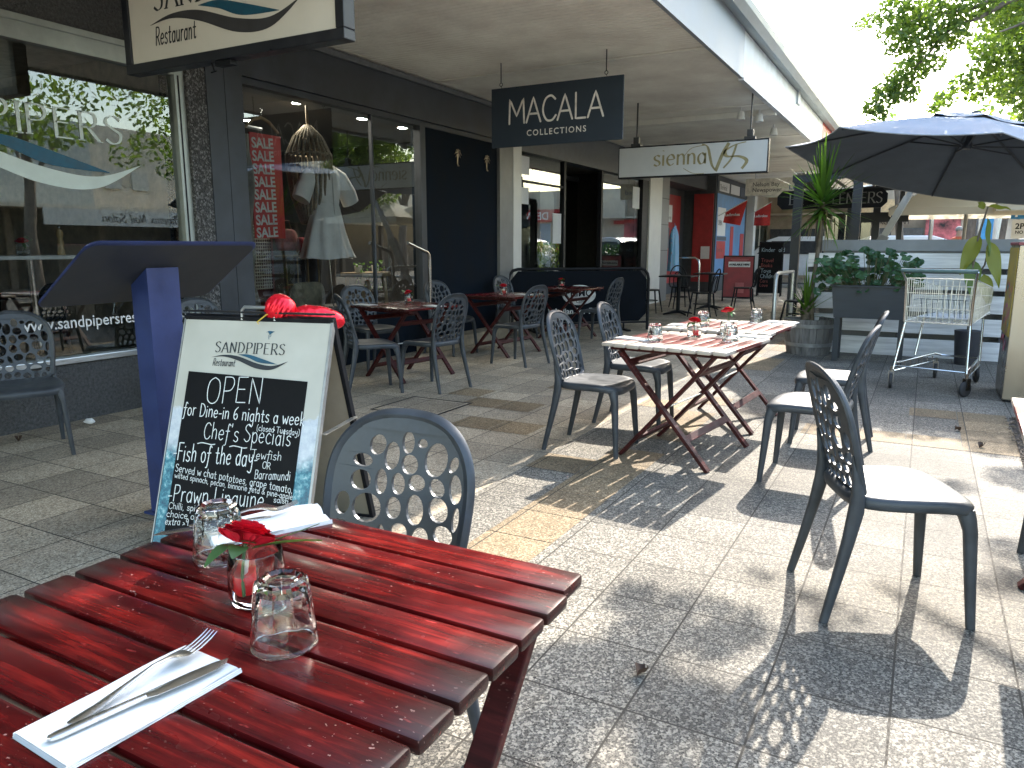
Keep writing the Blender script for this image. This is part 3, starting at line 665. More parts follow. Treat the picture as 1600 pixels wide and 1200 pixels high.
# =====================================================  SLATTED TABLES
def make_table(label):
    t=thing('slatted_table',label,'table',group='folding slatted timber tables')
    b=MB(); n=9; wd=.0790; rr=random.Random(4)
    for k in range(n):
        y=(k-(n-1)/2)*.0885; L=.415-(.014 if k in(0,n-1) else 0)
        b.box((rr.uniform(-.002,.002),y,.708+rr.uniform(-.0008,.0008)),(2*L,wd,.024),None,.008)
    b.build('tabletop',WRED,t,40)
    for x in (-.30,.30): b=MB(); b.box((x,0,.682),(.045,.74,.026),None,.004); b.build('batten',WLEG,t)
    # X legs in the YZ plane
    for s,xx in ((1,.345),(1,-.345),(-1,.285),(-1,-.285)):
        b=MB(); b.bar((xx,-.30*s,.0),(xx,.29*s,.672),.022,.048,(1,0,0),.003)
        for z in (.02,.2,.34,.47,.62):
            q=-.30*s+.59*s*z/.672; b.lathe([(.0001,-.013),(.007,-.013),(.007,.013),(.0001,.013)],8,(0,0,0)) if False else b.tube([(xx-.013,q,z),(xx+.013,q,z)],.006,8)
        b.build('leg',WLEG,t)
    for s,xh,(za,zb) in ((1,.334,(.17,.60)),(-1,.274,(.12,.56))):
        for z in (za,zb):
            b=MB(); q=-.30*s+.59*s*z/.672; b.bar((-xh,q,z),(xh,q,z),.02,.045,(0,.66*s,.75),.002); b.build('crossbar',WLEG,t)
    b=MB(); b.tube([(-.36,0,.338),(.36,0,.338)],.005,6); b.build('pivot_rod',ZINC,t)
    return t
t0=make_table('foreground dark red slatted table set with glasses, rose and cutlery'); t0.location=(-.895,.775,.002)
for x,y,a,l in ((-1.27,4.62,83,'sunlit red slatted table with white napkins, nearer of the joined pair'),(-1.245,5.66,86,'sunlit red slatted table behind the nearer one, by the yucca tub'),
 (-4.55,6.12,80,'shaded slatted table with a rose jar before the display window'),(-4.50,8.05,84,'shaded slatted table with a rose jar before the black wall'),(-4.48,9.85,86,'shaded slatted table against the black cafe barrier'),
 (.715,3.03,88,'red slatted table with painted glare, cut off by the right edge of the view')):
    q=dup(t0,(x,y,.002),R(a),l)
    if x>-2:  # tables out in the sun take the top with painted glare
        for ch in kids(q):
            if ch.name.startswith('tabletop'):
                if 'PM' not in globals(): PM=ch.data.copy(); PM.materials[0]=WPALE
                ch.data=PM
TZ=.722
# =====================================================  TABLEWARE
def tumbler(label):
    t=thing('tumbler',label,'glass',group='upturned tumblers on the tables')
    def fac(a,z):
        k=9; q=((a*k/(2*PI))%1-.5)*2*PI/k; f=1 if z>.05 else max(0,(z-.036)/.014); f=f*f*(3-2*f); return 1+f*(math.cos(PI/k)/math.cos(q)-1+.012)
    prof=[(.0435,.0006),(.0448,.0),(.0462,.0016),(.0455,.012),(.0440,.030),(.0425,.036),(.0425,.040),(.0415,.055),(.0390,.080),(.0375,.092),(.0350,.1005),(.031,.104),(.027,.1045),(.024,.1025),(.020,.1005),(.010,.100),(.0004,.100)]
    inn=[(.0004,.086),(.018,.086),(.029,.083),(.033,.072),(.0355,.055),(.0385,.040),(.0408,.028),(.0426,.010),(.0435,.0006)]
    b=MB(); b.lathe(prof+inn,72,(0,0,0),lambda a,z:fac(a,z)); weld(b.build('glass_body',GLASS,t,14),1e-5); return t
ROSEP=mat('rose green',(.05,.11,.03),.5)
def vase(label):
    t=thing('glass_jar',label,'jar',group='glass jars holding roses')
    prof=[(.0005,.0),(.036,.0),(.042,.004),(.0455,.014),(.0465,.03),(.0455,.06),(.0425,.088),(.0415,.090),(.0405,.088),(.0432,.058),(.0440,.032),(.041,.016),(.030,.012),(.0005,.012)]
    b=MB(); b.lathe(prof,48); weld(b.build('glass_body',GLASS,t,50),1e-5); return t
def rose(label,big=1):
    t=thing('rose',label,'flower',group='red roses in jars on the tables'); rr=random.Random(11); b=MB()
    for k in range(26):
        f=k/25; a=k*2.4; r0=.004+.030*f; tilt=.2+1.0*f; h=.030-.006*f; wd=.010+.020*f
        def pt(u,v,a=a,r0=r0,tilt=tilt,h=h,wd=wd):
            s=(u-.5)*2; wv=wd*(.35+.9*math.sin(PI*min(1,v*.72+.05))); y=s*wv; zz=v*h*math.cos(tilt*.75)+.002; rad=.3*r0+v*h*math.sin(tilt)*.95+.006*f*max(0,v-.7)*3- .35*y*y/(wd+.01)
            x=rad; zz+=-.004*max(0,v-.8)*5*f
            return (x*math.cos(a)-y*math.sin(a),x*math.sin(a)+y*math.cos(a),zz)
        b.grid(pt,6,6)
    b.build('petals',PETAL,t,80)
    b=MB(); b.tube([(0,0,.004),(.004,.0,-.03),(.014,.006,-.062)],.0022,6)
    b.build('stem',ROSEP,t)
    b=MB()
    def lf(o,d,L,w,droop):
        o=Vector(o); d=Vector(d).normalized(); s=d.cross(Vector((0,0,1))).normalized()
        b.grid(lambda u,v:tuple(o+d*L*v+s*(u-.5)*2*w*math.sin(PI*min(1,.04+v*.93))**.8+Vector((0,0,.25*L*v-droop*L*v*v+.15*w*abs(u-.5)))),4,8)
    lf((.012,.0,.0),(1,.35,.3),.075,.017,-.05); lf((.010,.0,-.003),(1,.05,.2),.085,.021,.15); lf((.0,-.012,-.004),(.1,-1,.2),.032,.012,.9); lf((-.01,-.01,-.004),(-.6,-1,.1),.035,.011,1.2); lf((0,0,.0),(.5,-.9,.1),.03,.010,.2)
    b.build('leaves',leafmat('rose leaves',(.04,.10,.025),(.07,.15,.05),.25) if 'rose leaves' not in MATS else MATS['rose leaves'],t,60)
    return t
CANDLE=mat('red candle wax',(.62,.010,.012),.4,0,(20,.1)); FLB=mat('milky flame bulb',(.7,.68,.62),.35)
def tealight(label):
    t=thing('tealight',label,'candle',group='red battery tealights in the jars')
    b=MB(); b.lathe([(.0004,0),(.018,0),(.019,.003),(.019,.030),(.0175,.033),(.010,.031),(.0004,.0315)],24); weld(b.build('wax_body',CANDLE,t,45))
    b=MB(); b.lathe([(.006,.030),(.0065,.036),(.006,.044),(.0035,.052),(.0004,.058)],12); b.build('flame_bulb',FLB,t,60); return t
def napkin(label,seed=1,layers=3,crumple=0):
    t=thing('napkin',label,'napkin',group='folded white napkins with cutlery'); b=MB(); rr=random.Random(seed)
    for k in range(layers):
        z=.0012+k*.0022; e=.0015*k
        def top(u,v,z=z,e=e):
            x=(u-.5)*(.118-e)+ .002*k*math.sin(v*5); y=(v-.5)*(.238-e*2)
            return (x,y,z+.0010*math.sin(v*7+seed)*u+.003*(1-u)**3*math.sin(v*PI)+crumple*(.010*math.exp(-((u-.25-.1*v)/.16)**2)*v+.004*math.sin(u*14+v*3)))
        nu,nv=14,16; o=len(b.v); b.grid(top,nu,nv)
        b.grid(lambda u,v:tuple(Vector(top(u,v))-Vector((0,0,.0016))),nu,nv)
    # folded edge on one long side
    for sx_ in (1,-1):
        for k in range(layers): b.tube([(sx_*(.059-.0008*k),(v/12-.5)*.236,.0008+k*.0022+crumple*.0) for v in range(13)],.0011,6)
    weld(b.build('folded_paper',PAPER,t,50)); return t
CUT=mat('polished cutlery steel',(.72,.72,.70),.24,1,(14,.08))
def strip(b,L):  # list of (y, halfwidth, z, thickness, xoff)
    vs=[];n=8
    for (y,hw,z,th,xo) in L:
        for k in range(n):
            a=2*PI*k/n+PI/8; vs.append((xo+hw*math.cos(a)*1.06,y,z+th/2*math.sin(a)))
    m=len(L); b.add(vs,[(i*n+k,i*n+(k+1)%n,(i+1)*n+(k+1)%n,(i+1)*n+k) for i in range(m-1) for k in range(n)]+[tuple(range(n-1,-1,-1)),tuple((m-1)*n+k for k in range(n))])
def fork(label):
    t=thing('fork',label,'cutlery',group='steel forks on napkins'); b=MB()
    strip(b,[(-.098,.001,.003,.003,0),(-.096,.006,.0028,.0035,0),(-.088,.0085,.0025,.004,0),(-.06,.0075,.004,.004,0),(-.02,.0042,.011,.004,0),(.02,.0028,.017,.0042,0),(.045,.0035,.016,.004,0),(.055,.0085,.013,.003,0),(.066,.0125,.010,.0024,0),(.076,.0128,.009,.0022,0)]); b.build('handle',CUT,t,40)
    b=MB()
    for k in range(4):
        x=(k-1.5)*.0068; strip(b,[(.074,.0026,.0092,.002,x),(.09,.0019,.0105,.002,x*.97),(.108,.0017,.0155,.0018,x*.95),(.120,.0007,.0205,.0012,x*.93)])
    b.build('tines',CUT,t,40); return t
def knife(label):
    t=thing('knife',label,'cutlery',group='steel knives on napkins'); b=MB()
    strip(b,[(-.112,.001,.003,.004,0),(-.11,.006,.003,.006,0),(-.10,.0082,.003,.0072,0),(-.03,.0065,.004,.007,0),(.0,.0058,.0045,.0065,0)]); b.build('handle',CUT,t,40)
    b=MB(); strip(b,[(-.002,.0058,.0045,.005,0),(.012,.0095,.0045,.002,.001),(.06,.0112,.005,.0018,.0015),(.095,.0100,.005,.0016,.001),(.108,.005,.005,.0014,-.001),(.114,.001,.005,.001,-.004)]); b.build('blade',CUT,t,40); return t
# foreground table
gl0=tumbler('upturned tumbler behind the rose jar on the foreground table'); gl0.location=(-1.128,.910,TZ); gl0.scale=(1.06,1.06,1.0)
dup(gl0,(-.785,.735,TZ),.3,'nearest upturned tumbler in front of the rose jar on the foreground table')
v0=vase('rose jar between two tumblers on the foreground table'); v0.location=(-.925,.815,TZ)
r0=rose('red rose lying on the rim of the foreground jar'); r0.location=(-.945,.812,TZ+.094); r0.rotation_euler=(R(-26),R(10),R(26)); r0.scale=(1.3,1.3,1.3)
c1=tealight('red tealight inside the foreground jar'); c1.location=(-.945,.806,TZ+.0126)
n0=napkin('flat folded napkin under the fork at the near edge of the foreground table',1); n0.location=(-.845,.535,TZ); n0.rotation_euler=(0,0,R(-3))
n1=napkin('crumpled napkin stack at the far corner of the foreground table',4,4,1); n1.location=(-1.165,1.065,TZ); n1.rotation_euler=(0,0,R(-28))
f0=fork('fork lying beside the knife on the near napkin'); f0.location=(-.862,.555,TZ+.0085); f0.rotation_euler=(0,0,R(2))
k0=knife('knife lying beside the fork on the near napkin'); k0.location=(-.828,.538,TZ+.0085); k0.rotation_euler=(0,0,R(-13))
f1=dup(f0,(-1.21,1.03,TZ+.019),R(-34),'fork laid on the crumpled napkin at the far corner')
k1=dup(k0,(-1.232,.985,TZ+.012),R(146),'knife sticking out of the crumpled napkin behind the tumbler')
# sunlit tables
for k,(x,y,l) in enumerate(((-1.45,4.52,'tumbler at the left napkin of the sunlit table'),(-1.42,5.56,'tumbler standing behind the lower rose on the sunlit tables'),(-1.03,4.72,'tumbler in front of the taller rose on the sunlit tables'),(-1.12,6.0,'tumbler at the far end of the sunlit tables'))): dup(gl0,(x,y,TZ),k,'upturned '+l)
for k,(x,y,l) in enumerate(((-1.28,4.80,'lower rose jar on the nearer sunlit table'),(-1.12,5.02,'taller rose jar on the nearer sunlit table'),(-4.72,6.38,'rose jar on the shaded table before the display window'),(-4.52,8.05,'rose jar on the shaded table before the black wall'),(-4.62,9.95,'rose jar on the table against the cafe barrier'))):
    dup(v0,(x,y,TZ),k,l)
    z=.095+(.055 if k==1 else 0); q=dup(r0,(x,y,TZ+z),k*1.7,'red rose in the '+l); q.scale=(1.15,1.15,1.15); q.rotation_euler=(R(-12),R(6),k*1.3)
    dup(c1,(x+.01,y,TZ+.0126),0,'red tealight inside the '+l)
for x,y,a,l in ((-1.58,4.52,75,'napkin at the front left corner of the nearer sunlit table'),(-.96,5.0,80,'napkin at the right side of the nearer sunlit table'),(-1.53,5.48,82,'napkin at the left side of the farther sunlit table'),(-.94,6.05,80,'napkin at the far right corner of the farther sunlit table'),(-4.9,5.9,80,'napkin on the first shaded table beside the display window'),(-4.2,6.1,70,'napkin on the first shaded table behind a chair back'),(-4.25,8.1,70,'napkin on the second shaded table near the black wall')):
    dup(n0,(x,y,TZ),R(a),'folded '+l)
    if x>-2: dup(k0,(x,y,TZ+.0085),R(a-6),'knife on the '+l)
# =====================================================  A-FRAME SIGN
ang=.218; th=math.atan2(.337,.99); af=thing('sandwich_board','white framed sandwich board with hand chalked specials and printed sea border','sign',(-2.851,1.938,.002),ang)
LF=math.hypot(.337,.99); Wd=.75
# front plane: x right, y up the slope
MF=frame((0,0,0),(1,0,0),(0,math.sin(th),math.cos(th)))
b=MB(MF); b.box((Wd/2,LF/2,-.008),(Wd-.016,LF-.014,.016))
m,t,p=nodes('printed beach poster'); v=coord(t); n=tex(t,'Noise',5.0,v,Detail=6.0,Roughness=.65); sx=t.nodes.new('ShaderNodeSeparateXYZ'); t.links.new(v,sx.inputs[0])
ma=t.nodes.new('ShaderNodeMath'); ma.operation='MULTIPLY_ADD'; t.links.new(n.outputs[0],ma.inputs[0]); ma.inputs[1].default_value=.30; t.links.new(sx.outputs[2],ma.inputs[2])
sea=tex(t,'Noise',28.0,v,Detail=7.0,Roughness=.7); seac=ramp(t,sea.outputs[0],[(.36,(.004,.06,.11)),(.5,(.02,.17,.23)),(.6,(.16,.38,.42)),(.7,(.65,.72,.74))])
foam=ramp(t,sea.outputs[0],[(.3,(.42,.46,.52)),(.7,(.66,.69,.70))])
cl=tex(t,'Noise',4.0,v,Detail=3.0); top=ramp(t,cl.outputs[0],[(.3,(.44,.425,.36)),(.7,(.54,.525,.46))])
c=mix(t,ramp(t,ma.outputs[0],[(.52,0.0),(.60,1.0)]),seac,foam); c=mix(t,ramp(t,ma.outputs[0],[(.735,0.0),(.75,1.0)]),c,top)
t.links.new(c,p.inputs['Base Color']); p.inputs['Roughness'].default_value=.35
fp=b.build('front_panel',m,af)
b=MB(MF)
for (x0,y0,x1,y1) in ((0,0,.006,LF),(Wd-.012,0,Wd,LF),(.006,0,Wd-.012,.012),(.006,LF-.006,Wd-.012,LF)): b.b2(x0,y0,-.022,x1,y1,.003,.001)
fr=b.build('front_frame',mat('grey alloy frame',(.32,.32,.31),.4,.6,(12,.15)),af)
b=MB(MF); b.add([(.062,.072,.003),(.660,.072,.003),(.664,.775,.003),(.064,.793,.003),(.062,.072,.0005),(.660,.072,.0005),(.664,.775,.0005),(.064,.793,.0005)],[(0,1,2,3),(7,6,5,4),(0,4,5,1),(1,5,6,2),(2,6,7,3),(3,7,4,0)]); bb=b.build('chalkboard',mat('black chalkboard',(.004,.004,.005),.55,0,(9,.3),spec=.15),fp)
lg=Matrix.Translation((.182,.874,.002)); logo(fp,MF@lg,.368)
b=MB(MF@Matrix.Translation((0,0,.0045))); I=Matrix()
def line(s,x0,y0,x1,h,w=.085,y1=None,sl=0,jit=.04):
    sx_=(x1-x0)/hwidth(s,h); tl=((y1-y0)/(x1-x0)) if y1 is not None else 0
    hand(b,s,x0,y0-x0*tl,h,I,w*.82,sl,1,None,False,sx_,jit,tl)
line('OPEN',.172,.658,.458,.112,.042,.668)
line('for Dine-in 6 nights a week',.068,.597,.657,.056,.085,.588)
line('(closed Tuesday)',.45,.553,.658,.026,.11,.545)
line("Chef's Specials",.19,.502,.61,.072,.06,.498)
line('~',.167,.476,.264,.03,.16,.480); line('~',.33,.474,.42,.03,.16,.472)
line('-Fish of the day-',.05,.397,.455,.074,.075,.400)
line('Jewfish',.441,.432,.591,.038,.085,.437); line('OR',.502,.395,.543,.028,.11); line('Barramundi',.471,.350,.638,.038,.09,.356)
line('Served w chat pototoes, grape tomato,',.071,.349,.651,.033,.10,.305)
line('wilted spinach, pecan, binnorie feta & pine-apple',.073,.321,.661,.024,.12,.279)
line('salsa.',.577,.262,.658,.024,.12,.258)
line('-Prawn Linguine',.055,.217,.52,.072,.07,.232)
line('Chilli, spinach, garlic & white wine',.066,.186,.60,.028,.11,.19)
line('choice of linguine or rice',.061,.151,.50,.028,.11,.155); line('extra >9',.060,.117,.18,.030,.11,.124)
b.build('chalk_writing',CHALK,bb)
# rear leaf
MR=frame((Wd,.64+.02,0),(-1,0,0),(0,-math.sin(th*.92),math.cos(th*.92)))
b=MB(MR); b.box((Wd/2,LF/2,-.008),(Wd-.03,LF-.03,.014)); b.build('rear_panel',mat('beige back panel',(.36,.32,.25),.6,0,(4,.1)),af)
b=MB(MR)
for (x0,y0,x1,y1) in ((0,0,.02,LF),(Wd-.02,0,Wd,LF),(.02,0,Wd-.02,.016),(.02,LF-.02,Wd-.02,LF)): b.b2(x0,y0,-.024,x1,y1,.006,.002)
b.build('rear_frame',BLK,af)
b=MB(); b.b2(0,.325,LF*.965,Wd,.352,LF*.972+.0)
b.build('hinge_strip',BLK,af)
b=MB(); z=.52; b.bar((Wd+.004,.337*z/.99*1.0+.03,z),(Wd+.004,.64-.29*z/.99,z+.015),.004,.022,(1,0,0)); b.build('stay_strap',mat('steel strap',(.6,.58,.52),.35,.8),af)
b=MB(); zt=.99; b.tube([(.30,.335,zt-.01),(.30,.335,zt+.03),(.315,.335,zt+.045),(.45,.335,zt+.045),(.465,.335,zt+.03),(.465,.335,zt-.01)],.008,8); b.build('carry_handle',ALU,af,40)
# balloon
FOIL=mat('red foil',(.85,.012,.03),.22,.45,(30,.1),(16,.5,.015))
bl=thing('foil_balloon','shiny red foil balloon tied behind the sandwich board handle','balloon',(-2.42,2.46,1.0),R(38)); bl.scale=(.78,.78,.78)
def lobe(name,c,L,r,rot,sd):
    b=MB(); 
    def f(u,v):
        a=2*PI*u; x=(v-.5)*2; q=max(0,1-abs(x)**2.4)**.5; pl=1+.06*math.sin(x*22)*abs(math.cos(a))**6+.035*noise.noise((math.cos(a)*2+sd,math.sin(a)*2,x*3))
        return (x*L,r*q*pl*math.cos(a)*.95,r*q*pl*math.sin(a))
    b.grid(f,40,34); T=Matrix.Translation(c)@rot; b.v=[T@p for p in b.v]; o=b.build(name,FOIL,bl,70); weld(o); return o
lobe('round_lobe',(-.10,0,.035),.088,.085,Matrix.Rotation(.5,4,'Y'),1)
lobe('long_lobe',(.105,.04,-.02),.155,.068,Matrix.Rotation(.22,4,'Y')@Matrix.Rotation(.3,4,'Z'),5)
b=MB(); b.tube([(-.12,-.03,.02),(-.17,-.06,.01),(-.22,-.07,-.03),(-.21,-.07,-.04)],.004,6); b.build('tail_ribbon',mat('gold ribbon',(.6,.4,.05),.35,.5),bl)
# =====================================================  LECTERN
LEC=mat('navy menu stand paint',(.020,.034,.115),.42,0,(6,.15),(80,.05)); LECU=mat('dark underside board',(.030,.034,.044),.5,0,(5,.1))
lc=thing('menu_stand','navy blue menu stand with sloping board seen from behind','menu stand',(-3.2,2.33,.002),R(0))
b=MB(); 
ca,sa=math.cos(1.6),math.sin(1.6); ML=Matrix(((ca,-sa*math.cos(.592),sa*math.sin(.592),0),(sa,ca*math.cos(.592),-ca*math.sin(.592),0),(0,-math.sin(.592),math.cos(.592),0),(0,0,0,1)))
def rr_(w_,d_,r,n=6):
    P=[]
    for (sx_,sy_,a0) in ((1,1,0),(-1,1,90),(-1,-1,180),(1,-1,270)):
        for k in range(n+1):
            a=R(a0+90*k/n); P.append((sx_*(w_/2-r)+r*math.cos(a),sy_*(d_/2-r)+r*math.sin(a)))
    return P
TL=Matrix.Translation((.008,0,1.174))@ML
b=MB(TL); b.prism(rr_(.905,.478,.05),-.008,.012); b.build('board',LECU,lc)
b=MB(TL); P=rr_(.905,.478,.05); b.tube([(x,y,.004) for x,y in P],.011,8,closed=True); b.build('board_rim',LEC,lc,40)
b=MB(TL); b.prism(rr_(.84,.41,.02),.0135,.016); b.build('menu_sheet',PAPER,lc)
b=MB(); b.prism([(-.06,-.085),(.06,-.085),(.06,.085),(-.06,.085)],0,1.155); b.v=[Vector((p.x,p.y,p.z if p.z<.5 else 1.160+p.x*math.tan(.592))) for p in b.v]
b.build('post',LEC,lc)
b=MB(); b.box((0,0,.006),(.17,.22,.012),None,.003); b.build('base_plate',LEC,lc)
# =====================================================  HANGING SIGNS
def hook(b,x,zt,zb):
    b.tube([(x,.0,zt),(x,0,zb+.06)],.006,6); b.tube([(x+.018*math.cos(a*PI/5),0,zb+.04+.018*math.sin(a*PI/5)) for a in range(10)],.004,5,closed=True); b.tube([(x,0,zb+.025),(x+.012,0,zb-.01)],.003,5)
hs=thing('hanging_sign','big cream restaurant sign in black box frame hanging from the soffit at the top left','sign',(-3.955,3.55,2.455))
W=.965; Hh=.74
b=MB(); 
for (x0,z0,x1,z1) in ((-W,0,W,.062),(-W,Hh-.06,W,Hh),(-W,.062,-W+.062,Hh-.06),(W-.062,.062,W,Hh-.06)): b.b2(x0,-.05,z0,x1,.05,z1,.006)
b.build('frame',mat('black sign frame',(.014,.016,.022),.35),hs)
b=MB(); b.b2(-W+.062,-.035,.062,W-.062,.035,Hh-.06); pn=b.build('face_panel',mat('ivory acrylic',(.66,.63,.57),.35,0,(2,.04)),hs)
logo(pn,frame((-.66,-.037,.33),(1,0,0),(0,0,1)),1.28,INKN,mat('charcoal ink',(.035,.035,.04),.5),False)
b=MB(); b.tube([(-.18,0,-.0),(-.16,0,-.05)],.006,5); b.tube([(-.19,0,-.055),(-.14,0,-.05)],.005,5); b.b2(-.12,-.03,-.03,.02,.03,.0,.004)
for x in (-.7,.7): b.tube([(x,0,Hh),(x,0,.82)],.012,6)
b.build('hanger_rod',BLK,hs)
hs=thing('hanging_sign','dark slate boutique sign with rounded white capitals hanging from two hooks','sign',(-3.63,7.6,2.385))
W=.775
b=MB(); b.b2(-W,-.012,0,W,.012,.63,.002); pn=b.build('board',mat('slate blue board',(.034,.046,.062),.6,0,(2,.05),spec=.2),hs)
WL=mat('off white letter paint',(.72,.69,.64),.5)
b=MB(); hand(b,'MACALA',-.56,.245,.255,frame((0,-.0145,0),(1,0,0),(0,0,1)),.085,0,1.0,None,False,1.12*hwidth('N',.2)/hwidth('N',.2)*.86); b.build('lettering',WL,pn)
b=MB(); text(b,'COLLECTIONS',.088,frame((.02,-.0145,.105),(1,0,0),(0,0,1)),'CENTER',.0012,1.0,1.28); b.build('small_lettering',WL,pn)
b=MB(); hook(b,-.66,.895,.63); hook(b,.58,.895,.63); b.build('hook',mat('dark hook wire',(.05,.05,.05),.4,.7),hs)
hs=thing('hanging_sign','long white sign with gold serif monogram in thin black frame','sign',(-2.95,10.5,2.25))
W=1.03; 
b=MB(); b.b2(-W,-.05,0,W,.05,.43,.004); b.build('frame',BLK,hs)
b=MB(); b.b2(-W+.015,-.054,.018,W-.015,.054,.412); pn=b.build('face_panel',mat('white acrylic',(.55,.56,.55),.35,0,(2,.04)),hs)
GOLD=mat('olive gold ink',(.28,.24,.12),.5)
FM=frame((0,-.056,0),(1,0,0),(0,0,1)); b=MB(); hand(b,'sienna',-.52,.15,.235,FM,.13,0,1,R(20),False,.93)
stroke(b,smooth_poly([(.16,.40),(.24,.36),(.30,.14),(.36,.05),(.36,.05),(.44,.26),(.52,.40)]),.045,FM,R(-30)); stroke(b,smooth_poly([(.74,.40),(.60,.37),(.48,.30),(.50,.23),(.66,.22),(.76,.16),(.70,.06)]),.05,FM,R(15)); stroke(b,smooth_poly([(.62,.38),(.56,.2),(.46,.08)]),.03,FM,R(0))
stroke(b,smooth_poly([(.20,.39),(.02,.36),(-.08,.26)]),.008,FM); stroke(b,smooth_poly([(-.08,.1),(.05,.03),(.20,.022)]),.008,FM)
b.build('lettering',GOLD,pn)
b=MB()
for x in (-.78,.78): b.b2(x-.07,-.05,.43,x+.07,.05,.47,.005); b.b2(x-.04,-.04,.47,x+.04,.04,.56,.01); b.tube([(x,0,.56),(x,0,1.02)],.012,6)
b.build('mount',mat('dark mount',(.04,.04,.04),.5),hs)
hs=thing('hanging_sign','small white newsagent sign with grey two line lettering beyond the monogram sign','sign',(-3.75,22,2.68)); 
b=MB(); b.b2(-.85,-.04,0,.85,.04,.46,.01); pn=b.build('board',mat('cream sign board',(.66,.65,.58),.5),hs)
b=MB(); text(b,'Nelson Bay',.155,frame((-.66,-.043,.25),(1,0,0),(0,0,1)),bold=.002); text(b,'Newspower',.155,frame((-.66,-.043,.10),(1,0,0),(0,0,1)),bold=.002); b.build('lettering',mat('grey lettering ink',(.12,.12,.12),.6),pn)
b=MB(); text(b,'Lend',.2,frame((.3,-.043,.14),(1,0,0),(0,0,1)),bold=.002); b.build('blue_lettering',mat('blue lettering ink',(.10,.19,.36),.6),pn)
b=MB(); 
for x in (-.6,.6): b.tube([(x,0,.46),(x,0,.60)],.012,6)
b.build('hanger_rod',ALU,hs)
# spotlights under the soffit
for k,(x,y) in enumerate(((-2.55,11.6),(-2.35,11.9),(-2.4,13.4))):
    sp=thing('spotlight',('pale spotlight under the soffit just right of the monogram sign','pale spotlight second from the monogram sign, at the fascia','pale cone spotlight lower and farther than the other two')[k],'spotlight',(x,y,3.28),0,'spotlights under the awning soffit')
    b=MB(); b.tube([(0,0,0),(0,0,-.06)],.012,6); b.lathe([(.002,-.05),(.045,-.06),(.065,-.17),(.06,-.172),(.04,-.08)],14); b.build('lamp_head',WHT,sp,40)
# =====================================================  BARRIER
d=Vector((1.7,1.49,0)); L=d.length; br=thing('cafe_barrier','black fabric cafe barrier with white oval cafe logo in a rounded tube frame','barrier',(-5.52,9.99,.0),math.atan2(1.49,1.7))
b=MB(); b.tube([(0,0,.0),(0,0,.80),(.02,0,.88),(.07,0,.94),(.15,0,.96),(L-.15,0,.96),(L-.07,0,.94),(L-.02,0,.88),(L,0,.80),(L,0,.0)],.024,10); b.tube([(0,0,.12),(L,0,.12)],.015,8); b.build('tube_frame',BLK,br,40)
b=MB(); C_=.12; b.prism([(.03+C_,.14),(L-.03-C_,.14),(L-.03,.14+C_),(L-.03,.91-C_),(L-.03-C_,.93),(.03+C_,.93),(.03,.91-C_),(.03,.14+C_)],-.004,.004,Matrix(((1,0,0,0),(0,0,1,0),(0,1,0,0),(0,0,0,1)))); pf=b.build('fabric_panel',mat('black mesh fabric',(.006,.008,.012),.8,0,(3,.2),(300,.1),spec=.1),br)
for x in (.4,L-.4):
    b=MB(); b.b2(x-.03,-.25,0,x+.03,.25,.03,.004); b.tube([(x,0,.03),(x,0,.12)],.015,6); b.build('foot',BLK,br)
b=MB(); FM=frame((0,-.0065,0),(1,0,0),(0,0,1)); b.add([(1.12+.27*math.cos(k*PI/16),.56+.155*math.sin(k*PI/16),0) for k in range(32)],[tuple(range(32))],FM); b.build('oval_emblem',mat('white screen print',(.58,.58,.55),.6),pf)
b=MB(); FM2=frame((0,-.009,0),(1,0,0),(0,0,1)); text(b,'PRIMO',.15,FM2@Matrix.Translation((1.12,.54,0)),'CENTER',.003); text(b,'cafe',.09,FM2@Matrix.Translation((1.14,.44,0)),'CENTER'); b.build('emblem_lettering',BLK,pf)
b=MB(); text(b,"Is Italian For First",.125,FM@Matrix.Translation((.62,.27,0)),'LEFT',.003); b.build('lettering',WTX,pf)
# handrail
hr=thing('handrail','bent chrome handrail in front of the black wall','handrail',(X0+.25,7.6,0)); b=MB(); b.tube([(-.0,-.42,1.34),(0,-.12,1.255),(0,-.04,1.235),(0,.0,1.20),(0,.012,1.14),(0,.012,0)],.02,10); b.build('rail_tube',CHR,hr,40)
# =====================================================  BENTWOOD CAFE SET
def bent(label):
    t=thing('bentwood_chair',label,'chair',group='black bentwood chairs at the cafe'); 
    b=MB(); b.lathe([(.0004,.455),(.17,.455),(.195,.460),(.205,.450),(.20,.435),(.0004,.435)],24); b.build('seat',BLK,t,40)
    for sx_,sy_ in ((1,1),(1,-1)):
        b=MB(); b.tube([(.15*sx_,.13*sy_,.44),(.18*sx_,.16*sy_,.2),(.21*sx_,.19*sy_,0)],[.017,.015,.012],8); b.build('leg',BLK,t,40)
    for sy_ in (1,-1):
        b=MB(); b.tube([(-.16,.13*sy_,.46),(-.18,.15*sy_,.2),(-.23,.18*sy_,0)],[.017,.015,.012],8); b.build('leg',BLK,t,40)
    b=MB(); b.tube([(-.17,-.17,.44)]+[(-.19-.09*math.sin(PI*k/14)-.02,-.185*math.cos(PI*k/14),.50+.39*math.sin(PI*k/14)**.7) for k in range(15)]+[(-.17,.17,.44)],.013,8); b.tube([(-.18,-.09,.45)]+[(-.20-.06*math.sin(PI*k/10),-.10*math.cos(PI*k/10),.50+.26*math.sin(PI*k/10)**.7) for k in range(11)]+[(-.18,.09,.45)],.010,8); b.build('hoop_back',BLK,t,40)
    b=MB(); b.tube([(.165*math.cos(k*PI/10),.165*math.sin(k*PI/10),.24) for k in range(20)],.009,6,closed=True); b.build('ring_stretcher',BLK,t,40); return t
bc=bent('bentwood chair nearest the white pillar, left of the cafe tables'); bc.location=(-4.78,14.45,.002)
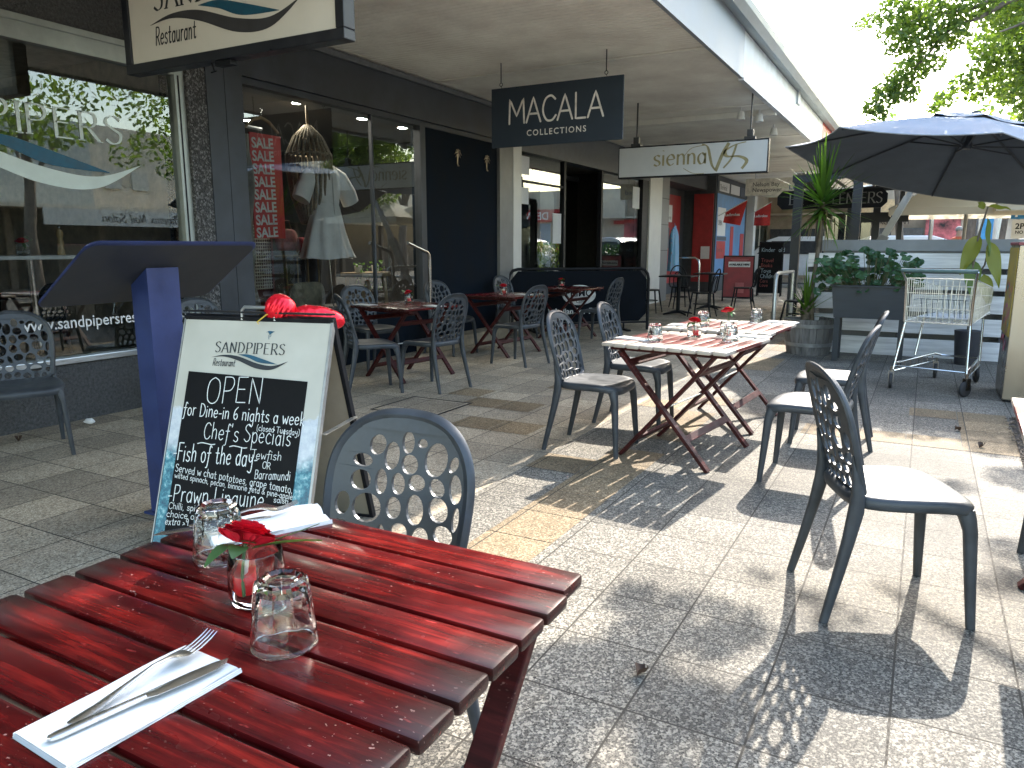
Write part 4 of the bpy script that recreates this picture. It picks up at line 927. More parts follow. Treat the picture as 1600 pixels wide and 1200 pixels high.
for x,y,a,l in ((-3.62,14.05,176,'bentwood chair in front of the cafe tables with its back to the walkway'),(-3.30,16.1,182,'bentwood chair nearest the red sandwich board'),(-4.55,15.8,-60,'bentwood chair behind the cafe tables below the striped shirt'),(-5.0,13.3,20,'bentwood chair half hidden behind the black barrier end')): dup(bc,(x,y,.002),R(a),l)
dup(bc,(-1.72,12.6,.002),R(150),'bentwood chair beside the grey tubular rail and the yucca tub')
dup(bc,(-7.0,13.2,.065),R(200),'bentwood chair inside the cafe behind the glass')
def ped(label):
    t=thing('pedestal_table',label,'table',group='black pedestal tables at the cafe'); b=MB(); b.box((0,0,.735),(.62,.62,.026),None,.006); b.build('tabletop',BLK,t)
    b=MB(); b.tube([(0,0,.03),(0,0,.73)],.038,12); b.build('column',BLK,t,40)
    b=MB()
    for k in range(4): a=k*PI/2+PI/4; b.tube([(0,0,.06),(.12*math.cos(a),.12*math.sin(a),.05),(.31*math.cos(a),.31*math.sin(a),.014)],[.035,.026,.014],8)
    b.build('base',BLK,t,40); return t
pt=ped('black pedestal table nearest the barrier, set with menus'); pt.location=(-4.15,14.3,.002)
dup(pt,(-3.95,15.9,.002),.1,'black pedestal table farther along, below the red panels')
for x,y,z,l in ((-4.25,14.2,.75,'dark menu folder on the nearer pedestal table'),(-4.0,15.8,.75,'dark menu folder on the farther pedestal table')):
    mn=thing('menu_folder',l,'menu',(x,y,z+.002)); b=MB(); b.box((0,0,.006),(.2,.28,.01),None,.002); b.box((.05,.05,.014),(.14,.2,.006),None,.002); b.build('cover',mat('dark menu cover',(.05,.05,.055),.4),mn)
# striped shirt
sh=thing('striped_shirt','long blue and pink striped shirt hanging outside the newsagency','shirt',(-5.5,18.4,.70))
m,t,p=nodes('striped cloth'); wv=tex(t,'Wave',9.0,coord(t,(0,1,0.06)),Distortion=1.2); wv.bands_direction='Y'; c=ramp(t,wv.outputs[0],[(.2,(.16,.42,.62)),(.45,(.22,.50,.68)),(.6,(.62,.34,.30)),(.8,(.12,.30,.55))]); t.links.new(c,p.inputs['Base Color']); p.inputs['Roughness'].default_value=.8
b=MB()
def shf(u,v):
    a=2*PI*u; z=v*1.05; r=.23-.05*v+(.0 if v<.8 else -.9*(v-.8)**1.3); f=1+.09*math.sin(a*7+z*2)*(1-v*.7)
    return (.55*r*f*math.cos(a),r*f*math.sin(a),z)
b.grid(shf,56,16); b.build('body',m,sh,70)
for s_ in (1,-1):
    b=MB(); b.tube([(0,.10*s_,1.00),(0,.17*s_,.90),(.02,.22*s_,.62),(.03,.24*s_,.40)],[.05,.075,.062,.055],10,True,(.6,1)); b.build('sleeve',m,sh,60)
b=MB(); b.tube([(.0,-.08,1.03),(.03,0,1.08),(.0,.08,1.03)],.03,8,True,(.5,1)); b.tube([(0,0,1.05),(0,0,1.16)],.006,6); b.build('collar',m,sh,60)
# chrome loop rail
hr=thing('handrail','chrome loop handrail beside the recessed red door','handrail',(-5.0,18.9,0)); b=MB(); b.tube([(-.7,0,1.02),(-.1,0,1.02),(0,0,.96),(.02,0,.85),(.02,0,0)],.025,8); b.build('rail_tube',CHR,hr,40)
# red A-frame + chalkboards + flags
def aboard(name,label,loc,rz,w_,h_,face,frm):
    t=thing(name,label,'sign',loc,rz); M1=frame((-w_/2,-.18,0),(1,0,0),(0,.18,h_)); L=math.hypot(.18,h_)
    b=MB(M1); b.b2(.03,.10,-.01,w_-.03,L-.03,.0); f=b.build('face_panel',face,t)
    b=MB(M1); 
    for (x0,y0,x1,y1) in ((0,0,.03,L),(w_-.03,0,w_,L),(.03,L-.03,w_-.03,L),(.03,.08,w_-.03,.11)): b.b2(x0,y0,-.015,x1,y1,.006)
    M2=frame((w_/2,.2,0),(-1,0,0),(0,-.18,h_)); b.M=M2
    for (x0,y0,x1,y1) in ((0,0,.03,L),(w_-.03,0,w_,L),(.03,L-.03,w_-.03,L-.0),(.03,.08,w_-.03,.11)): b.b2(x0,y0,-.015,x1,y1,.006)
    b.b2(.03,.11,-.008,w_-.03,L-.03,-.002); b.build('frame',frm,t); return t,f,M1,L
t,f,M1,L_=aboard('sandwich_board','dark red poster sandwich board outside the newsagency','',0,.70,1.05,mat('dark red poster',(.26,.02,.025),.45,0,(4,.2)),BLK) if False else aboard('sandwich_board','dark red poster sandwich board outside the newsagency',(-3.95,18.6,.002),R(12),.72,1.08,mat('dark red poster',(.26,.02,.025),.45,0,(4,.2)),BLK)
b=MB(M1@Matrix.Translation((0,0,.003))); b.b2(.12,.82,0,.62,.95,.002); b.build('white_band',WTX,f)
b=MB(M1@Matrix.Translation((0,0,.008))); text(b,'AVAILABLE HERE',.062,Matrix.Translation((.37,.86,0)),'CENTER',.004); b.build('lettering',BLK,f)
b=MB(M1@Matrix.Translation((0,0,.004))); b.b2(.16,1.0,0,.58,1.015,.001); b.b2(.2,.965,0,.54,.978,.001); b.b2(.3,.2,0,.5,.45,.001); b.build('poster_print',mat('pink print',(.45,.12,.12),.6),f)
t,f,M1,L_=aboard('chalkboard_sign','tall black chalkboard sandwich board in front of the pergola posts',(-3.62,20.9,.002),R(5),.62,1.42,mat('black chalkboard',(.006,.006,.007),.4),BLK)
b=MB(M1@Matrix.Translation((0,0,.004))); hand(b,'Kinder Gold',.07,1.17,.10,I,.1); hand(b,'$ 50',.3,1.03,.09,I,.1) ; hand(b,'Toys',.08,.62,.1,I,.1); hand(b,'Children',.08,.48,.1,I,.1); b.build('chalk_writing',mat('blue chalk',(.35,.45,.5),.8),f)
b=MB(M1@Matrix.Translation((0,0,.004))); hand(b,'Travel',.08,.90,.09,I,.1); hand(b,'Books',.08,.77,.09,I,.1); hand(b,'Cars',.08,.36,.08,I,.1); hand(b,'Love',.08,.25,.08,I,.1); b.build('red_chalk_writing',mat('red chalk',(.3,.08,.07),.8),f)
for k,(Y,q,l) in enumerate(((22,[(-5.12,2.26),(-4.53,2.58),(-4.70,1.88),(-5.18,1.97)],'red betting flag on a slanted pole in front of the blue poster wall'),(25,[(-4.90,2.38),(-4.42,2.66),(-4.43,1.95),(-4.92,1.95)],'red betting flag farther along, beside the dark pergola sign'))):
    t=thing('flag',l,'flag',(-5.3,Y,2.1),0,'red flags on the newsagency wall'); O=Vector((-5.3,Y,2.1)); P=[Vector((x,Y,z))-O for x,z in q]
    b=MB(); b.tube([P[0]+(P[0]-P[1])*.5,P[1]+(P[1]-P[0])*.05],.014,6); b.build('pole',WHT,t)
    for s_,nm in ((0,'cloth'),):
        b=MB(); b.grid(lambda u,v:tuple((P[0]*(1-u)+P[1]*u)*(1-v)+(P[3]*(1-u)+P[2]*u)*v+Vector((0,.035*math.sin(u*7+k)*v,0))),12,8); b.grid(lambda u,v:tuple((P[0]*(1-u)+P[1]*u)*(1-v)+(P[3]*(1-u)+P[2]*u)*v+Vector((0,.008+.035*math.sin(u*7+k)*v,0))),12,8); cl=b.build('cloth',mat('red flag cloth',(.50,.035,.03),.8),t,60)
    b=MB(); c=(P[0]+P[1]+P[2]+P[3])/4; text(b,'Ladbrokes',.105,frame(c+Vector((-.23,-.05,-.03)),(1,0,.02),(0,0,1)),bold=.003,sx=.9); b.build('lettering',WTX,cl)
# =====================================================  PERGOLA
pg=thing('pergola','dark steel kiosk pergola with slatted roof and black shop sign','pergola',(-1.6,16,0)); L0=Matrix.Translation((1.6,-16,0)); PGM=mat('dark pergola steel',(.028,.033,.038),.5,0,(6,.1))
for k,(x,y) in enumerate(((-2.03,14.0),(-1.10,14.0),(-2.1,17.8),(-1.0,17.8),(-1.45,17.8),(-1.85,15.6),(-1.42,16.6),(-.55,17.8))):
    q=.07 if k<5 else .045; b=MB(L0); b.b2(x-q,y-q,0,x+q,y+q,2.42); b.build('post',PGM,pg)
b=MB(L0); b.bar((-2.12,13.95,2.42),(.9,13.95,2.62),.06,.12); b.bar((-2.12,17.85,2.42),(.9,17.85,2.62),.06,.12); b.bar((-2.1,13.9,2.44),(-2.1,17.9,2.44),.06,.12); b.build('beam',PGM,pg)
b=MB(L0)
for k in range(11): x=-1.9+k*.27; z=2.5+.2*(x+2.12)/3.02; b.bar((x,13.9,z),(x,17.9,z),.03,.07)
b.build('rafter',PGM,pg)
b=MB(L0); b.box((-.6,15.9,2.62),(3.0,4.0,.01),Matrix.Rotation(0,4,'Y')); m,t_,p=nodes('milky roof sheet'); p.inputs['Base Color'].default_value=(.6,.58,.52,1); p.inputs['Transmission Weight'].default_value=.4; p.inputs['Roughness'].default_value=.6; b.v=[Vector((q.x,q.y,q.z+.066*(q.x-1.0)+0*q.y)) for q in b.v]; b.build('roof_sheet',m,pg)
b=MB(L0); b.prism([(-2.75,2.13),(-2.65,2.03),(-.85,2.03),(-.75,2.13),(-.75,2.29),(-.85,2.39),(-2.65,2.39),(-2.75,2.29)],0,.06,Matrix(((1,0,0,0),(0,0,1,16.2),(0,1,0,0),(0,0,0,1)))); sb=b.build('sign_board',BLK,pg)
b=MB(L0); FM=frame((0,16.195,0),(1,0,0),(0,0,1)); hand(b,'BA',-2.52,2.12,.2,FM,.12,0,1,R(15),True,.9); hand(b,'ST',-2.05,2.12,.2,FM,.12,0,1,R(15),True,.9); hand(b,'LEN',-1.72,2.12,.2,FM,.12,0,1,R(15),True,.9); hand(b,'ERS',-1.22,2.12,.2,FM,.12,0,1,R(15),True,.9); b.build('lettering',mat('dull cream lettering',(.30,.29,.26),.6),sb)
b=MB(L0); b.b2(-1.5,17.7,1.80,-.4,17.76,2.0); b.build('lower_sign',PGM,pg)
b=MB(L0); b.b2(-2.0,17.84,.1,-1.1,17.88,2.0); b.build('glass_screen',PANE_D,pg)
# chrome rail hoop by the chalkboard
hr=thing('handrail','low grey tubular rail before the pergola post','handrail',(-1.95,11.9,0)); b=MB(); b.tube([(0,-.12,0),(0,-.12,.80),(0,-.08,.88),(0,.05,.9),(.06,1.1,.9),(.06,1.1,0)],.03,8); b.build('rail_tube',ALU,hr,40)
# =====================================================  FENCE, PLANTER, YUCCA
fe=thing('slat_fence','whitewashed wide slat fence below the big parasol','fence',(0,10.12,0)); 
WASH=mat('whitewashed board',(.68,.68,.67),.6,0,(3,.2),stretch=(.4,1,6))
for z0,z1 in ((1.05,1.22),(.80,.985),(.54,.74),(.28,.475),(.0,.215)):
    b=MB(); b.b2(-1.30,-.015,z0,1.75,.015,z1,.003); b.build('slat',WASH,fe)
b=MB(); 
for x in (-1.25,-.2,.85,1.7): b.b2(x-.05,.017,0,x+.05,.11,1.22)
b.build('post',mat('dark fence post',(.05,.052,.055),.6),fe)
pw=thing('planter_wall','grey rendered planter wall behind the white slat fence','wall',(.3,10.55,0)); b=MB(); b.b2(-1.45,-.25,0,1.6,.25,1.24); b.b2(-1.47,-.28,1.24,1.62,.28,1.38,.01); b.build('render_wall',mat('grey render',(.22,.23,.235),.7,0,(3,.1)),pw)
pl=thing('planter_box','dark timber planter box on legs in front of the white fence','planter',(-.51,9.45,0)); PLB=mat('dark planter board',(.026,.031,.036),.6,0,(4,.15),stretch=(1,1,8))
b=MB(); b.prism([(-.37,.50),(.37,.50),(.41,.85),(-.41,.85)],-.17,.17,Matrix(((1,0,0,0),(0,0,1,0),(0,1,0,0),(0,0,0,1)))); b.b2(-.425,-.185,.85,.425,.185,.868,.003); b.build('box',PLB,pl)
for x in (-.33,.33):
    for y_ in (-.13,.13): b=MB(); b.b2(x-.03,y_-.03,0,x+.03,y_+.03,.5); b.build('leg',PLB,pl)
gp=thing('geranium','bushy round leaved geranium growing in the dark planter box','plant',(-.51,9.45,.86)); rg=random.Random(9); b=MB(); s_=MB()
for _ in range(175):
    x=rg.uniform(-.60,.48); y_=rg.uniform(-.2,.16); z=rg.random()**.8*(.44-.25*abs(x+.05))+.0
    if rg.random()<.22: z-=.14; y_-=.1
    r=rg.uniform(.028,.062); nrm=Vector((rg.uniform(-.7,.7),-1.0+rg.random()*.7,rg.uniform(.1,1.2))).normalized(); M=nrm.to_track_quat('Z','Y').to_matrix().to_4x4(); M.translation=(x,y_,z)
    n=11; P=[(0,0,-.25*r)]+[(r*(1+.12*math.cos(k*PI/n*4))*math.cos(-PI*.46+2*PI*.92*k/(n-1)+PI/2),r*(1+.12*math.cos(k*2))*math.sin(-PI*.46+2*PI*.92*k/(n-1)+PI/2),.12*r*math.sin(k*2)) for k in range(n)]
    b.add(P,[(0,k,k+1) for k in range(1,n)],M)
    s_.tube([(x*.6,y_*.5,-.02),(x*.85,y_*.8,z*.6),(x,y_,z)],.003,4,False)
b.build('leaves',LEAFD,gp); s_.build('stems',mat('plant stem',(.10,.10,.05),.6),gp)
tb=thing('half_barrel','weathered half wine barrel tub holding a yucca','tub',(-1.2,9.85,0)); BAR=mat('weathered barrel stave',(.15,.145,.14),.75,0,(5,.3),(40,.3),stretch=(6,6,.6))
b=MB(); n=22
for k in range(n):
    a0=2*PI*k/n+.006; a1=2*PI*(k+1)/n-.006
    P=[]
    for (ri,ro,z) in ((.225,.25,0),(.255,.28,.2),(.27,.30,.43)): P.append([(ri*math.cos(a0),ri*math.sin(a0),z),(ro*math.cos(a0),ro*math.sin(a0),z),(ro*math.cos(a1),ro*math.sin(a1),z),(ri*math.cos(a1),ri*math.sin(a1),z)])
    vs=[q for w_ in P for q in w_]; b.add(vs,[(i*4+j,i*4+(j+1)%4,(i+1)*4+(j+1)%4,(i+1)*4+j) for i in range(2) for j in range(4)]+[(0,3,2,1),(8,9,10,11)])
b.build('staves',BAR,tb)
for z,r in ((.10,.268),(.33,.2945)):
    b=MB(); b.lathe([(r-.004,z),(r+.004,z),(r+.009,z+.045),(r+.004,z+.045)],32); b.build('hoop',mat('galvanised hoop',(.26,.27,.27),.5,.6,(10,.2)),tb,40)
b=MB(); b.lathe([(.0004,.37),(.26,.37)],22); b.build('soil',MUL,tb)
yu=thing('yucca','tall yucca with bare trunk and spiky crown growing in the barrel tub','plant',(-1.2,9.85,.37))
YT=mat('yucca trunk',(.13,.105,.075),.85,0,(14,.3),(60,.6,.01))
b=MB(); b.tube([(.02,0,0),(.0,.0,.4),(.03,0,.8),(.055,0,1.15),(.05,0,1.5)],[.035,.028,.024,.024,.03],10); b.tube([(-.05,-.03,0),(-.045,-.03,.22)],[.06,.05],10); b.build('trunk',YT,yu,60)
def spiky(c,n,Lr,up0,seed,wid=.024):
    b=MB(); ry=random.Random(seed); c=Vector(c)
    for k in range(n):
        a=k*2.399+ry.uniform(-.2,.2); f=k/n; el=R(88-125*f*up0)+ry.uniform(-.15,.15); L=ry.uniform(*Lr)*(.8 if f>.85 else 1)
        d=Vector((math.cos(a)*math.cos(el),math.sin(a)*math.cos(el),math.sin(el))); s=Vector((-math.sin(a),math.cos(a),0)); dr=ry.uniform(.05,.35)*(f+.1); o=c-Vector((0,0,.22*f))
        nn=7
        vs=[]
        for i in range(nn+1):
            v=i/nn; w_=wid*(.6+.4*math.sin(PI*min(1,v*1.6+.2)))*(1-v**3); q=o+d*L*v+Vector((0,0,-dr*L*v*v)); vs+=[q-s*w_+d.cross(s)*-.25*w_,q+Vector((0,0,-.15*w_)),q+s*w_+d.cross(s)*-.25*w_]
        b.add(vs,[(3*i+j,3*i+j+1,3*i+j+4,3*i+j+3) for i in range(nn) for j in range(2)])
    return b
spiky((.05,0,1.55),90,(.42,.76),1.0,3,.026).build('crown',LEAFY,yu,70); spiky((-.045,-.03,.27),46,(.32,.55),.75,8,.018).build('lower_crown',LEAFY,yu,70)
DRY=leafmat('dry straps',(.12,.10,.06),(.22,.17,.09),.2); b=MB(); ry=random.Random(4)
for k in range(16):
    a=ry.uniform(0,2*PI); z=ry.uniform(1.22,1.42); r=ry.uniform(.08,.16); b.tube([(.05,0,z),(.05+r*math.cos(a),r*math.sin(a),z-.04),(.05+r*1.1*math.cos(a),r*1.1*math.sin(a),z-ry.uniform(.2,.4))],[.010,.008,.002],4,False)
b.build('dry_leaves',DRY,yu)
# big blotched leaf plant
fp_=thing('rubber_plant','sparse plant with big yellow green drooping leaves behind the trolley','plant',(.48,9.72,0)); b=MB(); b.tube([(0,0,.38),(.0,.0,.8),(-.03,0,1.1),(.0,.0,1.45),(.05,0,1.72)],[.02,.018,.015,.012,.008],8); b.tube([(-.02,0,.9),(.08,.0,1.1),(.10,0,1.35)],[.012,.01,.006],6); b.build('stem',YT,fp_,60)
b=MB()
def bigleaf(o,d,L,w_,nrm,dr=.3):
    o=Vector(o); d=Vector(d).normalized(); s=d.cross(Vector(nrm)).normalized(); n_=s.cross(d)
    b.grid(lambda u,v:tuple(o+d*L*v+s*(u-.5)*2*w_*math.sin(PI*(v**.75)*.97+.06)-n_*(.4*w_*(1-abs(u-.5)*2)*.3)+Vector((0,0,-dr*L*v*v))+n_*.02*math.sin(v*9)*abs(u-.5)),6,10)
bigleaf((0,0,1.42),(-.45,-.2,-1),.36,.085,(-.3,-1,.2)); bigleaf((-.03,0,1.15),(.05,-.3,-1),.34,.085,(.2,-1,.1)); bigleaf((.06,0,1.60),(.15,-.2,-1),.32,.055,(1,-.6,.1)); bigleaf((.1,0,1.35),(.35,-.1,-1),.40,.075,(.3,-1,.1)); bigleaf((.05,0,1.72),(.8,-.3,.1),.22,.05,(0,-.5,1)); bigleaf((.02,0,1.70),(-.2,-.3,.3),.18,.04,(0,-1,.6)); bigleaf((.08,0,1.0),(.3,-.2,-1),.3,.07,(.2,-1,.1))
b.build('leaves',LEAFB,fp_,70); b=MB(); b.lathe([(.0004,0),(.11,0),(.14,.38),(.13,.38),(.0004,.35)],20); b.build('pot',mat('dark pot',(.04,.04,.045),.6),fp_,40)
# =====================================================  TROLLEY
tr=thing('shopping_trolley','wire supermarket trolley with green handle parked by the planter','trolley',(.24,8.15,0),R(74)); tr.scale=(1.06,1.06,1.03); 
b=MB(); r=.0028
def bx(x,y,z): return (x,y,z)
xb,xf=-.40,.42   # handle end, nose
def sidey(x,z): return .255-.05*(x-xb)/(xf-xb)+.03*(z-.6)
nz=7
for s_ in (1,-1):
    for k in range(17):
        x=xb+.02+(xf-xb-.02)*k/16; zt=.985-.10*(k/16); b.tube([(x,s_*sidey(x,.6),.60+.06*k/16),(x,s_*sidey(x,zt),zt)],r,5)
    for j in range(4):
        f=j/3; b.tube([(xb,s_*sidey(xb,.6+.385*f),.60+.385*f),(xf,s_*sidey(xf,.66+.225*f),.66+.225*f)],r*(1.6 if j in(0,3) else 1),5)
for k in range(11):
    y_=-.20+.40*k/10; b.tube([(xf,y_*.97,.66),(xf+.02,y_*1.02,.885)],r,5); b.tube([(xb,y_*1.2,.60),(xb-.01,y_*1.25,.985)],r,5); b.tube([(xb,y_*1.2,.60),(xf,y_*.97,.66)],r,5)
for j in range(4):
    f=j/3; b.tube([(xf,-.21,.66+.225*f),(xf,.21,.66+.225*f)],r*(1.6 if j in(0,3) else 1),5); b.tube([(xb,-.25,.60+.385*f),(xb,.25,.60+.385*f)],r*(1.6 if j in(0,3) else 1),5)
for k in range(9): x=xb+.05+k*.09; b.tube([(x,-.24,.603+.0065*k),(x,.24,.603+.0065*k)],r,5)
b.build('basket',ZINC,tr,60)
b=MB(); 
for k in range(9): y_=-.17+.34*k/8; b.tube([(xb+.13,y_,.80),(xb+.20,y_,.63)],r,4)
b.tube([(xb+.13,-.19,.80),(xb+.13,.19,.80)],.004,5); b.tube([(xb+.01,-.19,.80),(xb+.13,-.19,.80)],.004,5); b.tube([(xb+.01,.19,.80),(xb+.13,.19,.80)],.004,5); b.build('child_seat',mat('green grey plastic',(.07,.11,.12),.5),tr)
b=MB(); b.tube([(xb-.07,-.29,1.055),(xb-.07,.29,1.055)],.018,10); b.build('handle',mat('dull green grip',(.09,.15,.15),.4),tr,40)
b=MB()
for s_ in (1,-1):
    b.tube([(xb-.07,.285*s_,1.05),(xb-.02,.27*s_,.99),(xb,.262*s_,.95),(xb+.01,.255*s_,.60)],.011,8); b.tube([(xb+.03,.25*s_,.60),(xb-.07,.285*s_,.17)],.012,8); b.tube([(xf-.1,.2*s_,.64),(.05,.24*s_,.40),(xb-.05,.28*s_,.22)],.010,8) if False else b.tube([(.10,.235*s_,.62),(.02,.26*s_,.25)],.010,8)
    b.tube([(xb-.07,.29*s_,.17),(xb-.03,.285*s_,.22),(.35,.19*s_,.24),(.42,.15*s_,.22)],.011,8)
    for k in range(7): x=xb+.05+k*.11; b.tube([(x,(.28-.1*(x-xb)/.8)*s_,.22),(x,(.28-.1*(x-xb)/.8)*s_,.155)],.005,5)
    b.tube([(xb-.05,.285*s_,.155),(.38,.185*s_,.165)],.007,6)
b.tube([(.42,-.15,.22),(.42,.15,.22)],.010,6); b.tube([(xb-.05,-.285,.20),(xb-.05,.285,.20)],.008,6); b.build('chassis',CHR,tr,50)
RUB=mat('dark rubber',(.03,.03,.032),.7)
for x,y_,a in ((xb-.09,.29,.3),(xb-.09,-.29,-.4),(.36,.17,.2),(.36,-.17,.5)):
    M=Matrix.Translation((x,y_,.066))@Matrix.Rotation(a,4,'Z')@Matrix.Rotation(PI/2,4,'X')
    b=MB(M); b.lathe([(.02,-.013),(.058,-.014),(.066,-.008),(.066,.008),(.058,.014),(.02,.013)],22,cap=True); wl=b.build('wheel',RUB,tr,40)
    b=MB(Matrix.Translation((x,y_,.066))@Matrix.Rotation(a,4,'Z')); b.b2(-.012,-.022,-.01,.03,-.017,.085); b.b2(-.012,.017,-.01,.03,.022,.085); b.b2(-.012,-.022,.085,.03,.022,.092); b.tube([(.01,0,.09),(.01,0,.13)],.012,8); b.build('castor_fork',STEEL,tr)
b=MB(); b.box((0,0,.655),(.6,.4,.012),Matrix.Translation((.02,0,-.02)),.003); b.build('base_tray',mat('grey plastic tray',(.4,.42,.42),.5),tr)
# cabinet
cb=thing('steel_cabinet','stainless steel street cabinet with yellow painted side at the right edge','cabinet',(1.02,7.82,0)); 
b=MB(); b.b2(-.36,-.36,.02,.5,.36,1.31,.006); b.build('body',STEEL,cb)
b=MB(); b.b2(-.37,-.37,1.31,.51,.37,1.335,.004); b.build('lid',mat('maroon lid',(.22,.05,.06),.5),cb)
b=MB(); b.b2(-.3675,-.34,.55,-.3615,.34,1.29); b.build('painted_side',mat('yellow street paint',(.36,.26,.03),.5,0,(6,.2)),cb)
m,t_,p=nodes('paint scrawl'); n=tex(t_,'Noise',5.0,coord(t_),Detail=2.0); t_.links.new(ramp(t_,n.outputs[1],[(.35,(.05,.25,.22)),(.5,(.5,.03,.05)),(.65,(.4,.08,.3))]),p.inputs['Base Color'])
b=MB(); rq=random.Random(6)
for z in (.45,.6,.72,.9): 
    stroke(b,smooth_poly([(-.3+rq.uniform(0,.1),z),(-.15,z+.1),(-.22,z+.02),(0,z+.08),(.1,z-.03),(.24,z+.06)]),.035,frame((-.3695,0,0),(0,-1,0),(0,0,1)))
b.build('scrawl',m,cb)
b=MB(); b.b2(-.052,-.364,.05,-.046,-.3605,1.29); b.build('door_gap',BLK,cb); b=MB(); b.b2(.0,-.372,.62,.02,-.361,.74,.002); b.build('latch',BLK,cb)
b=MB(); b.b2(-.34,-.34,0,.48,.34,.02); b.build('plinth',BLK,cb)
# =====================================================  PARASOL
px=thing('parasol','large dark octagonal parasol on a leaning grey pole over the fence','parasol',(.27,11.25,0)); FAB=mat('dark blue grey canvas',(.17,.205,.26),.8,0,(3,.08),(300,.08))
TP=Matrix.Translation((0,0,2.24))@Matrix.Rotation(.17,4,'Y')@Matrix.Rotation(-.105,4,'X'); Rr=2.12
def can(b,R_,z0,z1,off,r_in=.0,sag=.10):
    for k in range(8):
        a0=2*PI*(k+.15)/8; a1=2*PI*(k+1.15)/8
        def f(u,v):
            r=r_in+(R_-r_in)*v; e=Vector((math.cos(a0),math.sin(a0),0))*(1-u)+Vector((math.cos(a1),math.sin(a1),0))*u; z=z1+(z0-z1)*(r/R_)**1.18 -sag*4*u*(1-u)*v*(.35) 
            if v>.98: e=e*(1-.035*4*u*(1-u))
            return (e.x*r,e.y*r,z+off)
        b.grid(f,8,9)
b=MB(TP); can(b,Rr,0,.66,0,.42); can(b,Rr,0,.66,-.006,.42)
weld(b.build('canopy',FAB,px,30),1e-5)
b=MB(TP); can(b,.70,.50,.68,.020,.03,.08); weld(b.build('vent_cap',FAB,px,30),1e-5)
b=MB(TP)
for k in range(8):
    a=2*PI*(k+.15)/8; a1=2*PI*(k+1.15)/8; c_,s_=math.cos(a),math.sin(a)
    b.tube([(Rr*math.cos(a)*(1-u)*(1-.14*u*(1-u))+Rr*math.cos(a1)*u*(1-.14*u*(1-u)),Rr*math.sin(a)*(1-u)*(1-.14*u*(1-u))+Rr*math.sin(a1)*u*(1-.14*u*(1-u)),-.035*4*u*(1-u)*1.0-.003) for u in [i/8 for i in range(9)]],.009,6)
b.build('hem',mat('pale hem tape',(.30,.32,.35),.7),px)
for k in range(8):
    a=2*PI*(k+.15)/8; c_,s_=math.cos(a),math.sin(a); b=MB(TP); b.tube([(Rr*f_*c_,Rr*f_*s_,.66-.66*f_**1.18-.03) for f_ in (.05,.2,.4,.6,.8,.98)],.012,6); b.bar((.08*c_,.08*s_,.30),(Rr*.42*c_,Rr*.42*s_,.40),.012,.018); b.build('rib',mat('grey rib',(.07,.085,.105),.5),px)
b=MB(TP); b.lathe([(.0004,.26),(.05,.26),(.055,.28),(.055,.33),(.04,.35),(.03,.60),(.0004,.60)],16); b.build('hub',mat('grey rib',(.07,.085,.105),.5),px,40); b=MB(TP); b.sphere((0,0,.70),.05,14,8,(1.3,1.3,.6)); b.build('finial',PGM,px,60)
PGR=mat('grey pole paint',(.36,.36,.34),.4,.3,(5,.08)); b=MB(); b.bar((-1.45,2.45,.30),(-.62,2.40,2.07),.07,.10); b.bar((-.66,2.40,1.98),(-.25,2.3,2.80),.055,.07); b.bar((-.26,2.32,2.76),(.08,.05,2.88),.05,.06); b.build('mast',PGR,px); b=MB(); b.bar((-1.25,2.44,.72),(-.90,2.42,1.47),.12,.14); b.build('mast_sleeve',mat('grey mast sleeve',(.25,.25,.24),.5),px); b=MB(); b.b2(-1.95,2.0,0,-1.0,2.9,.06); b.bar((-1.45,2.45,.06),(-1.45,2.45,.36),.12,.12); b.build('base',PGM,px)
# white market umbrellas
CNV=CANV
def mumb(label,x,y,w_,zr,zt):
    t=thing('market_umbrella',label,'parasol',(x,y,0),0,'cream market umbrellas'); b=MB(); h=w_/2; C4=[(-h,-h),(h,-h),(h,h),(-h,h)]
    for k in range(4):
        a,c=C4[k],C4[(k+1)%4]; b.quad((a[0],a[1],zr),(c[0],c[1],zr),(0,0,zt)); b.quad((a[0],a[1],zr),(c[0],c[1],zr),(c[0],c[1],zr-.14),(a[0],a[1],zr-.14))
    b.build('canopy',CNV,t); b=MB(); b.tube([(0,0,0),(0,0,zt)],.035,8); b.build('pole',PGR,t,40)
    b=MB()
    for a in C4: b.bar((0,0,zt-.05),(a[0],a[1],zr-.02),.025,.03)
    b.build('rib',PGR,t); return t
mumb('cream square market umbrella whose peak shows left under the dark parasol',.62,18.0,2.7,2.03,2.86); mumb('cream square market umbrella at the right edge beyond the fence',2.2,17.2,2.4,2.06,2.55)
# =====================================================  SHOP WINDOW CONTENTS
LMP=None
for k,(x,y) in enumerate(((-6.2,6.46),(-6.25,7.6),(-6.25,8.42),(-7.6,7.0))):
    t=thing('downlight','lit round downlight in the boutique ceiling, '+('nearest the pilaster','second from the pilaster','third, nearest the black wall','deeper in the shop')[k],'light',(x,y,2.85),0,'lit downlights in the boutique ceiling')
    b=MB(); b.lathe([(.07,-.004),(.085,-.004),(.085,.004),(.07,.004)],20); b.build('trim_ring',WHT,t)
    b=MB(); b.lathe([(.0004,-.003),(.07,-.003)],20); m=mat('lamp diffuser',(1,.92,.78),.5,0,(3,.0),emit=80); b.build('diffuser',m,t)
sb=thing('sale_banner','red hanging banner repeating the word SALE in the boutique window','banner',(-5.80,5.56,1.38))
SALER=mat('red sale banner',(.52,.03,.028),.6,0,(3,.1)); b=MB(); b.b2(-.004,-.20,0,.004,.20,.98); b.b2(-.01,-.2,.98,.01,.2,1.0); pn=b.build('banner_cloth',SALER,sb)
b=MB(); FM=frame((.0065,-.2,0),(0,1,0),(0,0,1))
